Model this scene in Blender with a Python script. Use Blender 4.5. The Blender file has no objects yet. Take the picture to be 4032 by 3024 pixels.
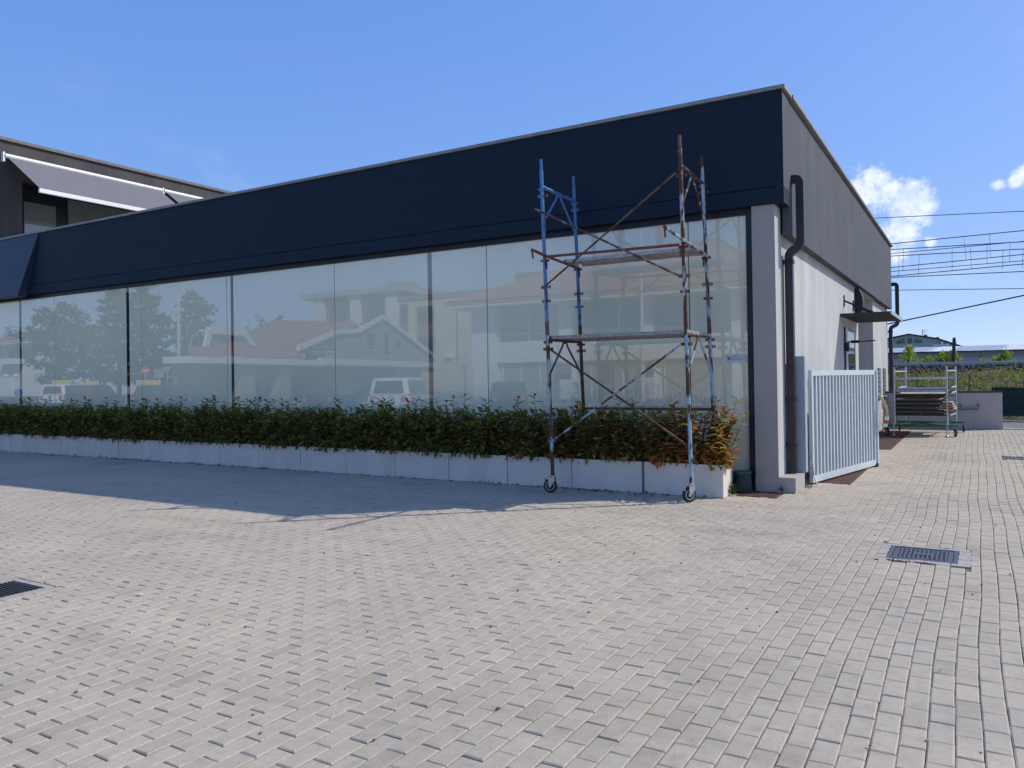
import bpy, math, random
import numpy as np
from mathutils import Vector, Matrix

random.seed(7)
RNG = np.random.default_rng(7)
SC = bpy.context.scene
COL = SC.collection
R = math.radians

# ------------------------------------------------------------------ camera
cam = bpy.data.cameras.new("camera")
cam.sensor_fit = 'HORIZONTAL'; cam.sensor_width = 36.0
cam.lens = 36.0 * 3086.0 / 4032.0
cam.shift_y = -45.5 / 4032.0
cam.clip_end = 3000.0; cam.clip_start = 0.05
camo = bpy.data.objects.new("camera", cam); COL.objects.link(camo)
yaw, pitch, roll = R(30.6435), R(0.4483), 0.01477
F = Vector((-math.sin(yaw)*math.cos(pitch), math.cos(yaw)*math.cos(pitch), math.sin(pitch)))
R0 = Vector((math.cos(yaw), math.sin(yaw), 0)); U0 = R0.cross(F)
RX = R0*math.cos(roll) - U0*math.sin(roll); UX = R0*math.sin(roll) + U0*math.cos(roll)
camo.matrix_world = Matrix(((RX.x, UX.x, -F.x, 0), (RX.y, UX.y, -F.y, 0), (RX.z, UX.z, -F.z, 1.5), (0, 0, 0, 1)))
SC.camera = camo

# ------------------------------------------------------------------ light
SUN_AZ, SUN_EL = R(48.1), R(40.65)
SKY_STRENGTH, SUN_STRENGTH, EXPOSURE = 0.145, 2.7, 0.48
SKY_TINT = (0.90, 0.835, 0.95, 1)
CLOUD_SEED = (12, 60, 21)
SKY_A, SKY_V = 1.7, 4.3
sun = bpy.data.lights.new("sun", 'SUN'); sun.energy = SUN_STRENGTH; sun.angle = R(0.53); sun.color = (1.0, 0.94, 0.84)
suno = bpy.data.objects.new("sun", sun); COL.objects.link(suno)
sd = Vector((math.sin(SUN_AZ)*math.cos(SUN_EL), math.cos(SUN_AZ)*math.cos(SUN_EL), math.sin(SUN_EL)))
suno.rotation_euler = (-sd).to_track_quat('-Z', 'Y').to_euler()
suno.location = sd*200
SC.view_settings.view_transform = 'Standard'; SC.view_settings.look = 'None'
SC.view_settings.exposure = EXPOSURE; SC.view_settings.gamma = 1.0
SC.cycles.use_denoising = True
SC.cycles.max_bounces = 5
SC.cycles.use_adaptive_sampling = True; SC.cycles.adaptive_threshold = 0.02

world = bpy.data.worlds.new("World"); SC.world = world; world.use_nodes = True
world.cycles.sampling_method = 'MANUAL'; world.cycles.sample_map_resolution = 512
def build_world():
    nt = world.node_tree; N = nt.nodes; L = nt.links
    bg = N['Background']; bg.inputs[1].default_value = SKY_STRENGTH
    sky = N.new('ShaderNodeTexSky'); sky.sky_type = 'NISHITA'; sky.sun_disc = False
    sky.sun_elevation = SUN_EL; sky.sun_rotation = SUN_AZ
    sky.altitude = 50; sky.air_density = 1.0; sky.dust_density = 0.7; sky.ozone_density = 4.0
    hs = N.new('ShaderNodeHueSaturation'); hs.inputs['Saturation'].default_value = 1.14; hs.inputs['Value'].default_value = 1.0
    L.new(sky.outputs[0], hs.inputs['Color'])
    tc = N.new('ShaderNodeTexCoord')
    d = tc.outputs['Generated']
    # thin clear air: the haze band at the horizon is weaker than the model's
    lift = N.new('ShaderNodeVectorMath'); lift.operation = 'MULTIPLY_ADD'; L.new(d, lift.inputs[0]); lift.inputs[1].default_value = (1, 1, 0.86); lift.inputs[2].default_value = (0, 0, 0.055)
    nrm = N.new('ShaderNodeVectorMath'); nrm.operation = 'NORMALIZE'; L.new(lift.outputs[0], nrm.inputs[0]); L.new(nrm.outputs[0], sky.inputs['Vector'])
    tint = N.new('ShaderNodeMix'); tint.data_type = 'RGBA'; tint.blend_type = 'MULTIPLY'; tint.inputs[0].default_value = 1.0
    L.new(hs.outputs[0], tint.inputs[6]); tint.inputs[7].default_value = SKY_TINT
    def compress(col):
        # soft shoulder: the brightest parts of the sky near the sun and the horizon roll off
        sp = N.new('ShaderNodeSeparateColor'); sp.mode = 'HSV'; L.new(col, sp.inputs[0])
        den = N.new('ShaderNodeMath'); den.operation = 'MULTIPLY_ADD'; L.new(sp.outputs[2], den.inputs[0]); den.inputs[1].default_value = SKY_A/SKY_V; den.inputs[2].default_value = 1.0
        g = N.new('ShaderNodeMath'); g.operation = 'DIVIDE'; g.inputs[0].default_value = 1.0+SKY_A; L.new(den.outputs[0], g.inputs[1])
        vm = N.new('ShaderNodeVectorMath'); vm.operation = 'SCALE'; L.new(col, vm.inputs[0]); L.new(g.outputs[0], vm.inputs['Scale']); return vm.outputs[0]
    def math_(op, a, b=None, clamp=False):
        n = N.new('ShaderNodeMath'); n.operation = op; n.use_clamp = clamp
        for i, v in enumerate((a, b)):
            if v is None: continue
            if isinstance(v, (int, float)): n.inputs[i].default_value = v
            else: L.new(v, n.inputs[i])
        return n.outputs[0]
    def noise(scale, detail, rough, vec=d, dist=0.0):
        n = N.new('ShaderNodeTexNoise'); n.inputs['Scale'].default_value = scale; n.inputs['Detail'].default_value = detail
        n.inputs['Roughness'].default_value = rough; n.inputs['Distortion'].default_value = dist
        L.new(vec, n.inputs['Vector']); return n.outputs[0]
    # cumulus heap beyond the railway: overlapping puffs in sky directions
    puffs = [(-.114,.9694,.212,.016),(-.0996,.9695,.220,.013),(-.0884,.9711,.2175,.012),(-.1021,.973,.2042,.020),(-.0807,.9755,.2020,.017),
             (-.0600,.9765,.2040,.013),(-.0540,.9793,.1925,.016),(-.0682,.9795,.1865,.018),(-.0441,.9816,.1844,.010),(-.0523,.9832,.1736,.013),
             (-.0654,.9843,.1629,.015),(-.0766,.9843,.158,.016),(-.0634,.9875,.1443,.012),(-.0727,.9881,.1351,.013),(-.0431,.9882,.1457,.006),
             (.055,.9779,.204,.014),(.0400,.9788,.2010,.008),(.024,.9790,.1985,.006),(.085,.977,.188,.020)]
    acc = None
    for (x, y, z, r) in puffs:
        v = N.new('ShaderNodeVectorMath'); v.operation = 'DISTANCE'; L.new(d, v.inputs[0]); v.inputs[1].default_value = (x, y, z)
        m = math_('SUBTRACT', 1.0, math_('DIVIDE', v.outputs['Value'], r*1.38))
        acc = m if acc is None else math_('SMOOTH_MAX', acc, m)
        if acc.node.operation == 'SMOOTH_MAX': acc.node.inputs[2].default_value = 0.35
    n1 = noise(75.0, 9.0, 0.62, dist=0.15)
    dens = math_('ADD', acc, math_('MULTIPLY', math_('SUBTRACT', n1, 0.5), 2.1))
    mask = N.new('ShaderNodeMapRange'); mask.interpolation_type = 'SMOOTHSTEP'; L.new(dens, mask.inputs[0])
    mask.inputs[1].default_value = 0.02; mask.inputs[2].default_value = 0.80
    n2 = noise(60.0, 6.0, 0.6)
    ms = math_('MULTIPLY', mask.outputs[0], math_('ADD', 0.25, math_('MULTIPLY', n2, 1.15), True))
    # thin veil and scattered small clouds low over the whole horizon
    sx = N.new('ShaderNodeSeparateXYZ'); L.new(d, sx.inputs[0])
    st = N.new('ShaderNodeVectorMath'); st.operation = 'MULTIPLY'; L.new(d, st.inputs[0]); st.inputs[1].default_value = (1, 1, 2.2)
    st2 = N.new('ShaderNodeVectorMath'); st2.operation = 'ADD'; L.new(st.outputs[0], st2.inputs[0]); st2.inputs[1].default_value = CLOUD_SEED
    n3 = noise(2.6, 8.0, 0.62, st2.outputs[0], 0.3)
    mr = N.new('ShaderNodeMapRange'); mr.interpolation_type = 'SMOOTHSTEP'; L.new(n3, mr.inputs[0]); mr.inputs[1].default_value = 0.49; mr.inputs[2].default_value = 0.76
    lo = N.new('ShaderNodeMapRange'); lo.interpolation_type = 'SMOOTHSTEP'; L.new(sx.outputs[2], lo.inputs[0]); lo.inputs[1].default_value = 0.42; lo.inputs[2].default_value = 0.08
    veil = math_('MULTIPLY', math_('MULTIPLY', mr.outputs[0], lo.outputs[0]), 0.5)
    allm = math_('MAXIMUM', ms, veil)
    n4 = noise(48.0, 7.0, 0.6, dist=0.3)
    mc = N.new('ShaderNodeMapRange'); L.new(n4, mc.inputs[0]); mc.inputs[1].default_value = 0.36; mc.inputs[2].default_value = 0.60
    cc = N.new('ShaderNodeMix'); cc.data_type = 'RGBA'; L.new(mc.outputs[0], cc.inputs[0]); cc.inputs[6].default_value = (3.5, 4.1, 5.2, 1); cc.inputs[7].default_value = (5.3, 5.5, 5.8, 1)
    mix = N.new('ShaderNodeMix'); mix.data_type = 'RGBA'; L.new(allm, mix.inputs[0]); L.new(compress(tint.outputs[2]), mix.inputs[6]); L.new(cc.outputs[2], mix.inputs[7])
    L.new(mix.outputs[2], bg.inputs[0])
build_world()

# ------------------------------------------------------------------ materials
def nmat(name):
    m = bpy.data.materials.new(name); m.use_nodes = True
    return m, m.node_tree, m.node_tree.nodes['Principled BSDF']
def tex_noise(nt, scale, detail=4, rough=0.55, coord='Object', stretch=None, dist=0.0):
    tc = nt.nodes.new('ShaderNodeTexCoord'); o = tc.outputs[coord] if coord != 'World' else nt.nodes.new('ShaderNodeNewGeometry').outputs['Position']
    if stretch:
        mp = nt.nodes.new('ShaderNodeMapping'); mp.inputs['Scale'].default_value = stretch; nt.links.new(o, mp.inputs[0]); o = mp.outputs[0]
    n = nt.nodes.new('ShaderNodeTexNoise'); n.inputs['Scale'].default_value = scale; n.inputs['Detail'].default_value = detail
    n.inputs['Roughness'].default_value = rough; n.inputs['Distortion'].default_value = dist
    nt.links.new(o, n.inputs['Vector']); return n.outputs[0]
def ramp(nt, fac, stops):
    r = nt.nodes.new('ShaderNodeValToRGB'); e = r.color_ramp.elements
    while len(e) < len(stops): e.new(0.5)
    for i, (p, c) in enumerate(stops):
        e[i].position = p; e[i].color = (*c, 1)
    nt.links.new(fac, r.inputs[0]); return r.outputs[0]
def bump(nt, b, h, strength=0.3, dist=0.01):
    n = nt.nodes.new('ShaderNodeBump'); n.inputs['Strength'].default_value = strength; n.inputs['Distance'].default_value = dist
    nt.links.new(h, n.inputs['Height']); nt.links.new(n.outputs[0], b.inputs['Normal'])
def mixc(nt, fac, a, b, mode='MIX'):
    m = nt.nodes.new('ShaderNodeMix'); m.data_type = 'RGBA'; m.blend_type = mode
    for s, v in ((0, fac), (6, a), (7, b)):
        if isinstance(v, (int, float)): m.inputs[s].default_value = v
        elif isinstance(v, tuple): m.inputs[s].default_value = (*v, 1)
        else: nt.links.new(v, m.inputs[s])
    return m.outputs[2]
def simple(name, col, rough=0.6, metal=0.0, var=0.12, scale=6.0, bmp=0.15, coord='Object', stretch=None, spec=0.5, bscale=90.0):
    """base colour with uneven tone and fine relief"""
    m, nt, b = nmat(name)
    n = tex_noise(nt, scale, 6, 0.6, coord, stretch)
    lo = tuple(c*(1-var) for c in col); hi = tuple(min(1, c*(1+var)) for c in col)
    nt.links.new(ramp(nt, n, [(0.28, lo), (0.72, hi)]), b.inputs['Base Color'])
    b.inputs['Roughness'].default_value = rough; b.inputs['Metallic'].default_value = metal
    b.inputs['Specular IOR Level'].default_value = spec
    if bmp: bump(nt, b, tex_noise(nt, bscale, 3, 0.6, coord), bmp, 0.004)
    return m
def plaster(name, col, streak=0.22, rough=0.9, mott=0.1):
    """render with vertical rain streaks"""
    m, nt, b = nmat(name)
    n = tex_noise(nt, 1.0, 7, 0.62, 'World', (2.6, 2.6, 0.45))
    n2 = tex_noise(nt, 1.3, 5, 0.55, 'World')
    lo = tuple(c*(1-streak) for c in col); hi = tuple(c*(1+streak*0.6) for c in col)
    c1 = ramp(nt, n, [(0.30, lo), (0.68, hi)])
    c2 = ramp(nt, n2, [(0.3, (1-mott,)*3), (0.7, (1.0,)*3)])
    nt.links.new(mixc(nt, 1.0, c1, c2, 'MULTIPLY'), b.inputs['Base Color'])
    b.inputs['Roughness'].default_value = rough; b.inputs['Specular IOR Level'].default_value = 0.25
    bump(nt, b, tex_noise(nt, 160, 3, 0.6, 'World'), 0.25, 0.004)
    return m
def rusty(name, paint, rust_amt=0.5, rust=(0.075, 0.035, 0.02), rough=0.5):
    """flaking paint over rust"""
    m, nt, b = nmat(name)
    n = tex_noise(nt, 9.0, 8, 0.68, 'World', (1, 1, 0.28), 0.4)
    n2 = tex_noise(nt, 40.0, 5, 0.6, 'World')
    f = nt.nodes.new('ShaderNodeMapRange'); nt.links.new(n, f.inputs[0])
    t = 0.62 - 0.26*rust_amt
    f.inputs[1].default_value = t; f.inputs[2].default_value = t+0.05
    rc = ramp(nt, n2, [(0.3, tuple(c*0.6 for c in rust)), (0.7, tuple(min(1, c*1.9) for c in rust))])
    pc = ramp(nt, n2, [(0.25, tuple(c*0.85 for c in paint)), (0.75, tuple(min(1, c*1.15) for c in paint))])
    nt.links.new(mixc(nt, f.outputs[0], pc, rc), b.inputs['Base Color'])
    rr = nt.nodes.new('ShaderNodeMapRange'); nt.links.new(f.outputs[0], rr.inputs[0]); rr.inputs[3].default_value = rough*0.75; rr.inputs[4].default_value = 0.85
    nt.links.new(rr.outputs[0], b.inputs['Roughness'])
    bump(nt, b, n, 0.35, 0.004)
    return m

M = {}
def make_materials():
    # paving block
    m, nt, b = nmat('paving_block')
    at = nt.nodes.new('ShaderNodeAttribute'); at.attribute_name = 'tint'
    oi = nt.nodes.new('ShaderNodeObjectInfo')
    n = tex_noise(nt, 130, 5, 0.75, 'World'); n2 = tex_noise(nt, 0.55, 5, 0.6, 'World'); n3 = tex_noise(nt, 14, 6, 0.65, 'World')
    base = ramp(nt, at.outputs['Fac'], [(0.0, (0.410, 0.360, 0.280)), (0.3, (0.460, 0.404, 0.315)), (0.75, (0.487, 0.428, 0.334)), (0.93, (0.510, 0.446, 0.344)), (1.0, (0.51, 0.44, 0.335))])
    c = mixc(nt, 1.0, base, ramp(nt, n, [(0.3, (0.76,)*3), (0.7, (1.18,)*3)]), 'MULTIPLY')
    c = mixc(nt, 1.0, c, ramp(nt, n2, [(0.25, (0.80, 0.80, 0.81)), (0.45, (0.96, 0.96, 0.96)), (0.75, (1.10, 1.08, 1.04))]), 'MULTIPLY')
    c = mixc(nt, 1.0, c, ramp(nt, n3, [(0.28, (0.84,)*3), (0.5, (1.0,)*3), (0.8, (1.07,)*3)]), 'MULTIPLY')
    n5 = tex_noise(nt, 1.0, 5, 0.6, 'World', (0.35, 2.6, 1.0), 0.5)
    c = mixc(nt, 1.0, c, ramp(nt, n5, [(0.30, (0.90, 0.89, 0.88)), (0.48, (1.0,)*3), (0.75, (1.04,)*3)]), 'MULTIPLY')
    nt.links.new(c, b.inputs['Base Color']); b.inputs['Roughness'].default_value = 0.88; b.inputs['Specular IOR Level'].default_value = 0.3
    bump(nt, b, n, 0.5, 0.003)
    M['paver'] = m
    M['joint'] = simple('joint_sand', (0.17, 0.145, 0.115), 0.95, 0, 0.45, 9, 0.4, 'World')
    M['forecourt'] = simple('bounce_forecourt_paving', (0.40, 0.35, 0.28), 0.9, 0, 0.18, 3.0, 0.4, 'World')
    M['asphalt'] = simple('asphalt', (0.17, 0.165, 0.155), 0.9, 0, 0.25, 1.3, 0.4, 'World')
    M['concrete'] = simple('worn_concrete', (0.40, 0.37, 0.32), 0.92, 0, 0.22, 14, 0.5, 'World', bscale=60)
    M['navy'] = simple('navy_cladding', (0.0085, 0.0190, 0.0360), 0.62, 0, 0.10, 3, 0.06, 'World', spec=0.25)
    M['navy_skylit'] = simple('navy_cladding_skylit', (0.030, 0.050, 0.085), 0.5, 0, 0.10, 3, 0.05, 'World', spec=0.4)  # navy with the sky's brightness on the tilted panel put into the colour
    M['frame'] = simple('dark_window_frame', (0.008, 0.012, 0.022), 0.4, 0, 0.1, 8, 0.05, 'World', spec=0.4)
    M['coping'] = simple('metal_coping', (0.30, 0.28, 0.25), 0.55, 0.3, 0.2, 3, 0.1, 'World')
    M['upcoping'] = simple('dull_metal_coping', (0.15, 0.14, 0.135), 0.6, 0.2, 0.15, 3, 0.1, 'World')
    M['dkplaster'] = plaster('dark_grey_render', (0.098, 0.111, 0.124), 0.18, 0.9, 0.14)
    M['ltplaster'] = plaster('pale_grey_render', (0.53, 0.53, 0.505), 0.15)
    M['colplaster'] = plaster('column_render', (0.40, 0.375, 0.335), 0.05, mott=0.06)
    M['plinthplaster'] = plaster('plinth_render', (0.45, 0.42, 0.375), 0.12)
    M['upplaster'] = plaster('upper_dark_render', (0.085, 0.080, 0.080), 0.25)
    M['downpipe'] = simple('brown_downpipe', (0.030, 0.022, 0.022), 0.38, 0.2, 0.25, 12, 0.05)
    M['planter'] = plaster('white_planter_concrete', (0.76, 0.685, 0.59), 0.09, 0.85, 0.10)
    M['soil'] = simple('dark_soil', (0.03, 0.022, 0.016), 0.95, 0, 0.4, 20, 0.6)
    # shop glass: pale film behind a clear reflecting sheet
    m, nt, b = nmat('filmed_shop_glass')
    n = tex_noise(nt, 0.5, 3, 0.5, 'World', (1, 1, 0.4))
    nt.links.new(ramp(nt, n, [(0.3, (0.80, 0.775, 0.555)), (0.7, (0.86, 0.835, 0.605))]), b.inputs['Base Color'])
    b.inputs['Roughness'].default_value = 0.7; b.inputs['Specular IOR Level'].default_value = 0.0
    b.inputs['Coat Weight'].default_value = 1.0; b.inputs['Coat Roughness'].default_value = 0.0; b.inputs['Coat IOR'].default_value = 2.1
    M['shopglass'] = m
    m, nt, b = nmat('dark_strip_behind_glass')
    b.inputs['Base Color'].default_value = (0.030, 0.028, 0.024, 1); b.inputs['Roughness'].default_value = 0.6; b.inputs['Specular IOR Level'].default_value = 0
    b.inputs['Coat Weight'].default_value = 1.0; b.inputs['Coat Roughness'].default_value = 0.0; b.inputs['Coat IOR'].default_value = 2.1
    M['glasspost'] = m
    m, nt, b = nmat('brown_strip_behind_glass')
    b.inputs['Base Color'].default_value = (0.20, 0.185, 0.145, 1); b.inputs['Roughness'].default_value = 0.6; b.inputs['Specular IOR Level'].default_value = 0
    b.inputs['Coat Weight'].default_value = 1.0; b.inputs['Coat Roughness'].default_value = 0.0; b.inputs['Coat IOR'].default_value = 2.1
    M['glasspost2'] = m
    m, nt, b = nmat('window_glass')
    b.inputs['Base Color'].default_value = (0.035, 0.045, 0.05, 1); b.inputs['Roughness'].default_value = 0.04; b.inputs['Specular IOR Level'].default_value = 0.7
    M['glass'] = m
    m, nt, b = nmat('upper_floor_glass')
    b.inputs['Base Color'].default_value = (0.16, 0.18, 0.165, 1); b.inputs['Roughness'].default_value = 0.12; b.inputs['Specular IOR Level'].default_value = 0.4
    M['upglass'] = m
    M['awning'] = simple('grey_awning_fabric', (0.165, 0.165, 0.175), 0.9, 0, 0.04, 3, 0.1)
    M['white'] = simple('white_paint', (0.78, 0.78, 0.77), 0.45, 0, 0.05, 6, 0.05)
    M['gate'] = simple('pale_blue_gate_paint', (0.60, 0.655, 0.67), 0.42, 0, 0.06, 5, 0.08)
    M['gatepost'] = simple('grey_blue_post_paint', (0.36, 0.42, 0.45), 0.5, 0, 0.10, 4, 0.08)
    M['gateshade'] = simple('gate_gap_shade', (0.075, 0.080, 0.092), 0.7, 0, 0.08, 4, 0.05)  # dark colour stands in for shade between the gate bars
    M['rustgrate'] = simple('rust_red_grating', (0.125, 0.058, 0.042), 0.85, 0, 0.35, 30, 0.6, 'World', bscale=220)
    M['iron'] = simple('cast_iron', (0.125, 0.135, 0.15), 0.48, 0.5, 0.3, 25, 0.3)
    M['irondk'] = simple('dark_cast_iron', (0.055, 0.048, 0.045), 0.7, 0.2, 0.35, 25, 0.3)
    M['pit'] = simple('drain_pit', (0.012, 0.012, 0.013), 0.95, 0, 0.3, 9, 0)
    M['blue'] = rusty('blue_paint_fresh', (0.085, 0.22, 0.43), 0.16)
    M['bluedk'] = rusty('blue_paint_worn', (0.05, 0.165, 0.38), 0.25)
    M['skyrust'] = rusty('pale_blue_paint_flaking', (0.34, 0.45, 0.52), 0.60)
    M['skyblue'] = rusty('pale_blue_paint', (0.29, 0.46, 0.56), 0.55)
    M['palerust'] = rusty('whitish_paint_rusting', (0.42, 0.46, 0.48), 0.72)
    M['rust'] = rusty('brown_rust', (0.16, 0.085, 0.055), 0.6)
    M['redlead'] = rusty('red_oxide_paint', (0.21, 0.045, 0.04), 0.15)
    M['tubegrey'] = rusty('grey_brown_tube', (0.22, 0.19, 0.16), 0.6)
    M['galv'] = simple('galvanised_steel', (0.50, 0.53, 0.54), 0.38, 0.75, 0.12, 20, 0.1)
    M['deck'] = simple('weathered_steel_deck', (0.44, 0.42, 0.42), 0.7, 0.15, 0.35, 16, 0.4)
    M['deckdk'] = simple('stained_steel_deck', (0.36, 0.335, 0.33), 0.75, 0.1, 0.45, 22, 0.4)
    M['zinc'] = simple('zinc_caster', (0.60, 0.60, 0.58), 0.28, 0.7, 0.1, 30, 0.05)
    M['rubber'] = simple('black_rubber', (0.022, 0.024, 0.027), 0.75, 0, 0.2, 20, 0.15)
    M['plasticblue'] = simple('pale_plastic', (0.45, 0.50, 0.60), 0.5, 0, 0.05, 10, 0)
    M['binblack'] = simple('dark_bucket_plastic', (0.018, 0.024, 0.028), 0.6, 0, 0.15, 8, 0.05)
    M['binlid'] = simple('green_lid_plastic', (0.03, 0.085, 0.075), 0.4, 0, 0.1, 8, 0.05)
    M['grngreen'] = simple('green_enamel', (0.012, 0.12, 0.065), 0.4, 0, 0.12, 8, 0.05)
    M['ply'] = simple('plywood', (0.47, 0.36, 0.24), 0.75, 0, 0.2, 10, 0.2, stretch=(1, 8, 8))
    M['blackmetal'] = simple('black_panel_frame', (0.018, 0.018, 0.02), 0.5, 0.2, 0.2, 10, 0.05)
    M['yardwall'] = plaster('grey_yard_wall', (0.50, 0.455, 0.43), 0.08)
    M['greyrail'] = simple('grey_pipe_paint', (0.17, 0.17, 0.185), 0.45, 0, 0.1, 8, 0.05)
    M['canopygrey'] = simple('dark_grey_canopy', (0.055, 0.056, 0.06), 0.8, 0, 0.1, 3, 0.05, spec=0.15)
    M['net'] = simple('dark_green_netting', (0.012, 0.035, 0.030), 0.9, 0, 0.6, 5, 0.5, 'World', bscale=30)
    M['grass_soil'] = simple('slope_earth', (0.085, 0.080, 0.035), 0.95, 0, 0.5, 2.0, 0.5, 'World', bscale=8)
    M['ballast'] = simple('dark_ballast', (0.060, 0.055, 0.052), 0.9, 0, 0.4, 5, 0.4, 'World')
    M['kerb'] = simple('track_wall_concrete', (0.42, 0.41, 0.39), 0.85, 0, 0.12, 2, 0.2, 'World')
    M['wood'] = simple('tarred_pole', (0.045, 0.035, 0.032), 0.85, 0, 0.3, 6, 0.2)
    M['wire'] = simple('wire', (0.03, 0.035, 0.05), 0.6, 0.2, 0.1, 6, 0)
    M['shedroof'] = simple('pale_shed_roof', (0.40, 0.42, 0.46), 0.45, 0.15, 0.12, 0.5, 0.05, 'World')
    M['shedroofw'] = simple('white_shed_roof', (0.68, 0.68, 0.67), 0.5, 0, 0.1, 0.5, 0.05, 'World')
    M['shedwall'] = simple('grey_green_shed_wall', (0.27, 0.28, 0.235), 0.8, 0, 0.1, 0.4, 0.05, 'World')
    M['shedwall2'] = simple('grey_shed_wall', (0.40, 0.365, 0.345), 0.8, 0, 0.1, 0.4, 0.05, 'World')
    M['mint'] = simple('mint_render', (0.30, 0.43, 0.355), 0.9, 0, 0.06, 0.5, 0.05, 'World')
    M['rooftrim'] = simple('brown_roof_trim', (0.05, 0.025, 0.025), 0.8, 0, 0.2, 2, 0)
    M['whitewall'] = simple('white_render', (0.70, 0.71, 0.73), 0.9, 0, 0.05, 0.4, 0.1, 'World')
    M['greywall'] = simple('warm_grey_render', (0.30, 0.30, 0.27), 0.9, 0, 0.07, 0.4, 0.1, 'World')
    M['cream'] = simple('cream_render', (0.62, 0.54, 0.36), 0.9, 0, 0.08, 0.5, 0.1, 'World')
    M['brick'] = simple('red_facing', (0.33, 0.13, 0.12), 0.9, 0, 0.12, 1, 0.1, 'World')
    m, nt, b = nmat('terracotta_tiles')
    wv = nt.nodes.new('ShaderNodeTexNoise'); wv.inputs['Scale'].default_value = 5.0; wv.inputs['Detail'].default_value = 6
    nt.links.new(nt.nodes.new('ShaderNodeNewGeometry').outputs['Position'], wv.inputs['Vector'])
    nt.links.new(ramp(nt, wv.outputs[0], [(0.3, (0.24, 0.115, 0.08)), (0.55, (0.36, 0.19, 0.135)), (0.8, (0.42, 0.27, 0.20))]), b.inputs['Base Color'])
    b.inputs['Roughness'].default_value = 0.9
    M['tile'] = m
    M['yellow'] = simple('yellow_panel', (0.72, 0.48, 0.05), 0.6, 0, 0.05, 4, 0)
    M['flag'] = simple('yellow_green_flag', (0.70, 0.72, 0.05), 0.7, 0, 0.05, 4, 0)
    M['signred'] = simple('sign_red', (0.60, 0.03, 0.03), 0.4, 0, 0.05, 4, 0)
    M['signgrey'] = simple('sign_back_grey', (0.28, 0.29, 0.30), 0.5, 0.3, 0.05, 4, 0)
    M['signblue'] = simple('sign_blue', (0.03, 0.13, 0.45), 0.4, 0, 0.05, 4, 0)
    M['charcoal'] = simple('charcoal_panel', (0.03, 0.033, 0.036), 0.5, 0, 0.1, 4, 0)
    M['pole'] = simple('galvanised_lamp_pole', (0.55, 0.56, 0.56), 0.5, 0.3, 0.08, 2, 0.05)
    M['carwhite'] = simple('white_car_paint', (0.78, 0.79, 0.80), 0.22, 0, 0.02, 2, 0)
    M['cardark'] = simple('dark_car_paint', (0.03, 0.035, 0.045), 0.2, 0.2, 0.05, 2, 0)
    M['carred'] = simple('maroon_car_paint', (0.10, 0.012, 0.016), 0.22, 0.1, 0.05, 2, 0)
    M['lampred'] = simple('rear_lamp_red', (0.65, 0.03, 0.04), 0.2, 0, 0.05, 4, 0)
    M['bark'] = simple('bark', (0.07, 0.05, 0.035), 0.95, 0, 0.3, 6, 0.5)
    M['hose'] = simple('yellowed_hose', (0.48, 0.36, 0.16), 0.6, 0, 0.15, 12, 0.1)
    M['tapewhite'] = simple('white_tape', (0.70, 0.68, 0.64), 0.6, 0, 0.08, 20, 0.05)
    M['sticker'] = simple('sticker_paper', (0.66, 0.68, 0.70), 0.55, 0, 0.03, 6, 0)
    M['stickerblue'] = simple('sticker_navy_print', (0.025, 0.035, 0.16), 0.6, 0, 0.03, 6, 0)
    M['stickerink'] = simple('sticker_grey_print', (0.10, 0.135, 0.19), 0.6, 0, 0.03, 6, 0)
    # leaves
    m, nt, b = nmat('photinia_leaf')
    at = nt.nodes.new('ShaderNodeAttribute'); at.attribute_name = 'col'
    nt.links.new(at.outputs['Color'], b.inputs['Base Color']); b.inputs['Roughness'].default_value = 0.42; b.inputs['Specular IOR Level'].default_value = 0.22
    tr = nt.nodes.new('ShaderNodeBsdfTranslucent'); tc = mixc(nt, 1.0, at.outputs['Color'], (1.7, 1.5, 0.7), 'MULTIPLY'); nt.links.new(tc, tr.inputs[0])
    mx = nt.nodes.new('ShaderNodeMixShader'); mx.inputs[0].default_value = 0.30
    nt.links.new(b.outputs[0], mx.inputs[1]); nt.links.new(tr.outputs[0], mx.inputs[2]); nt.links.new(mx.outputs[0], nt.nodes['Material Output'].inputs[0])
    M['leaf'] = m
make_materials()

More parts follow.
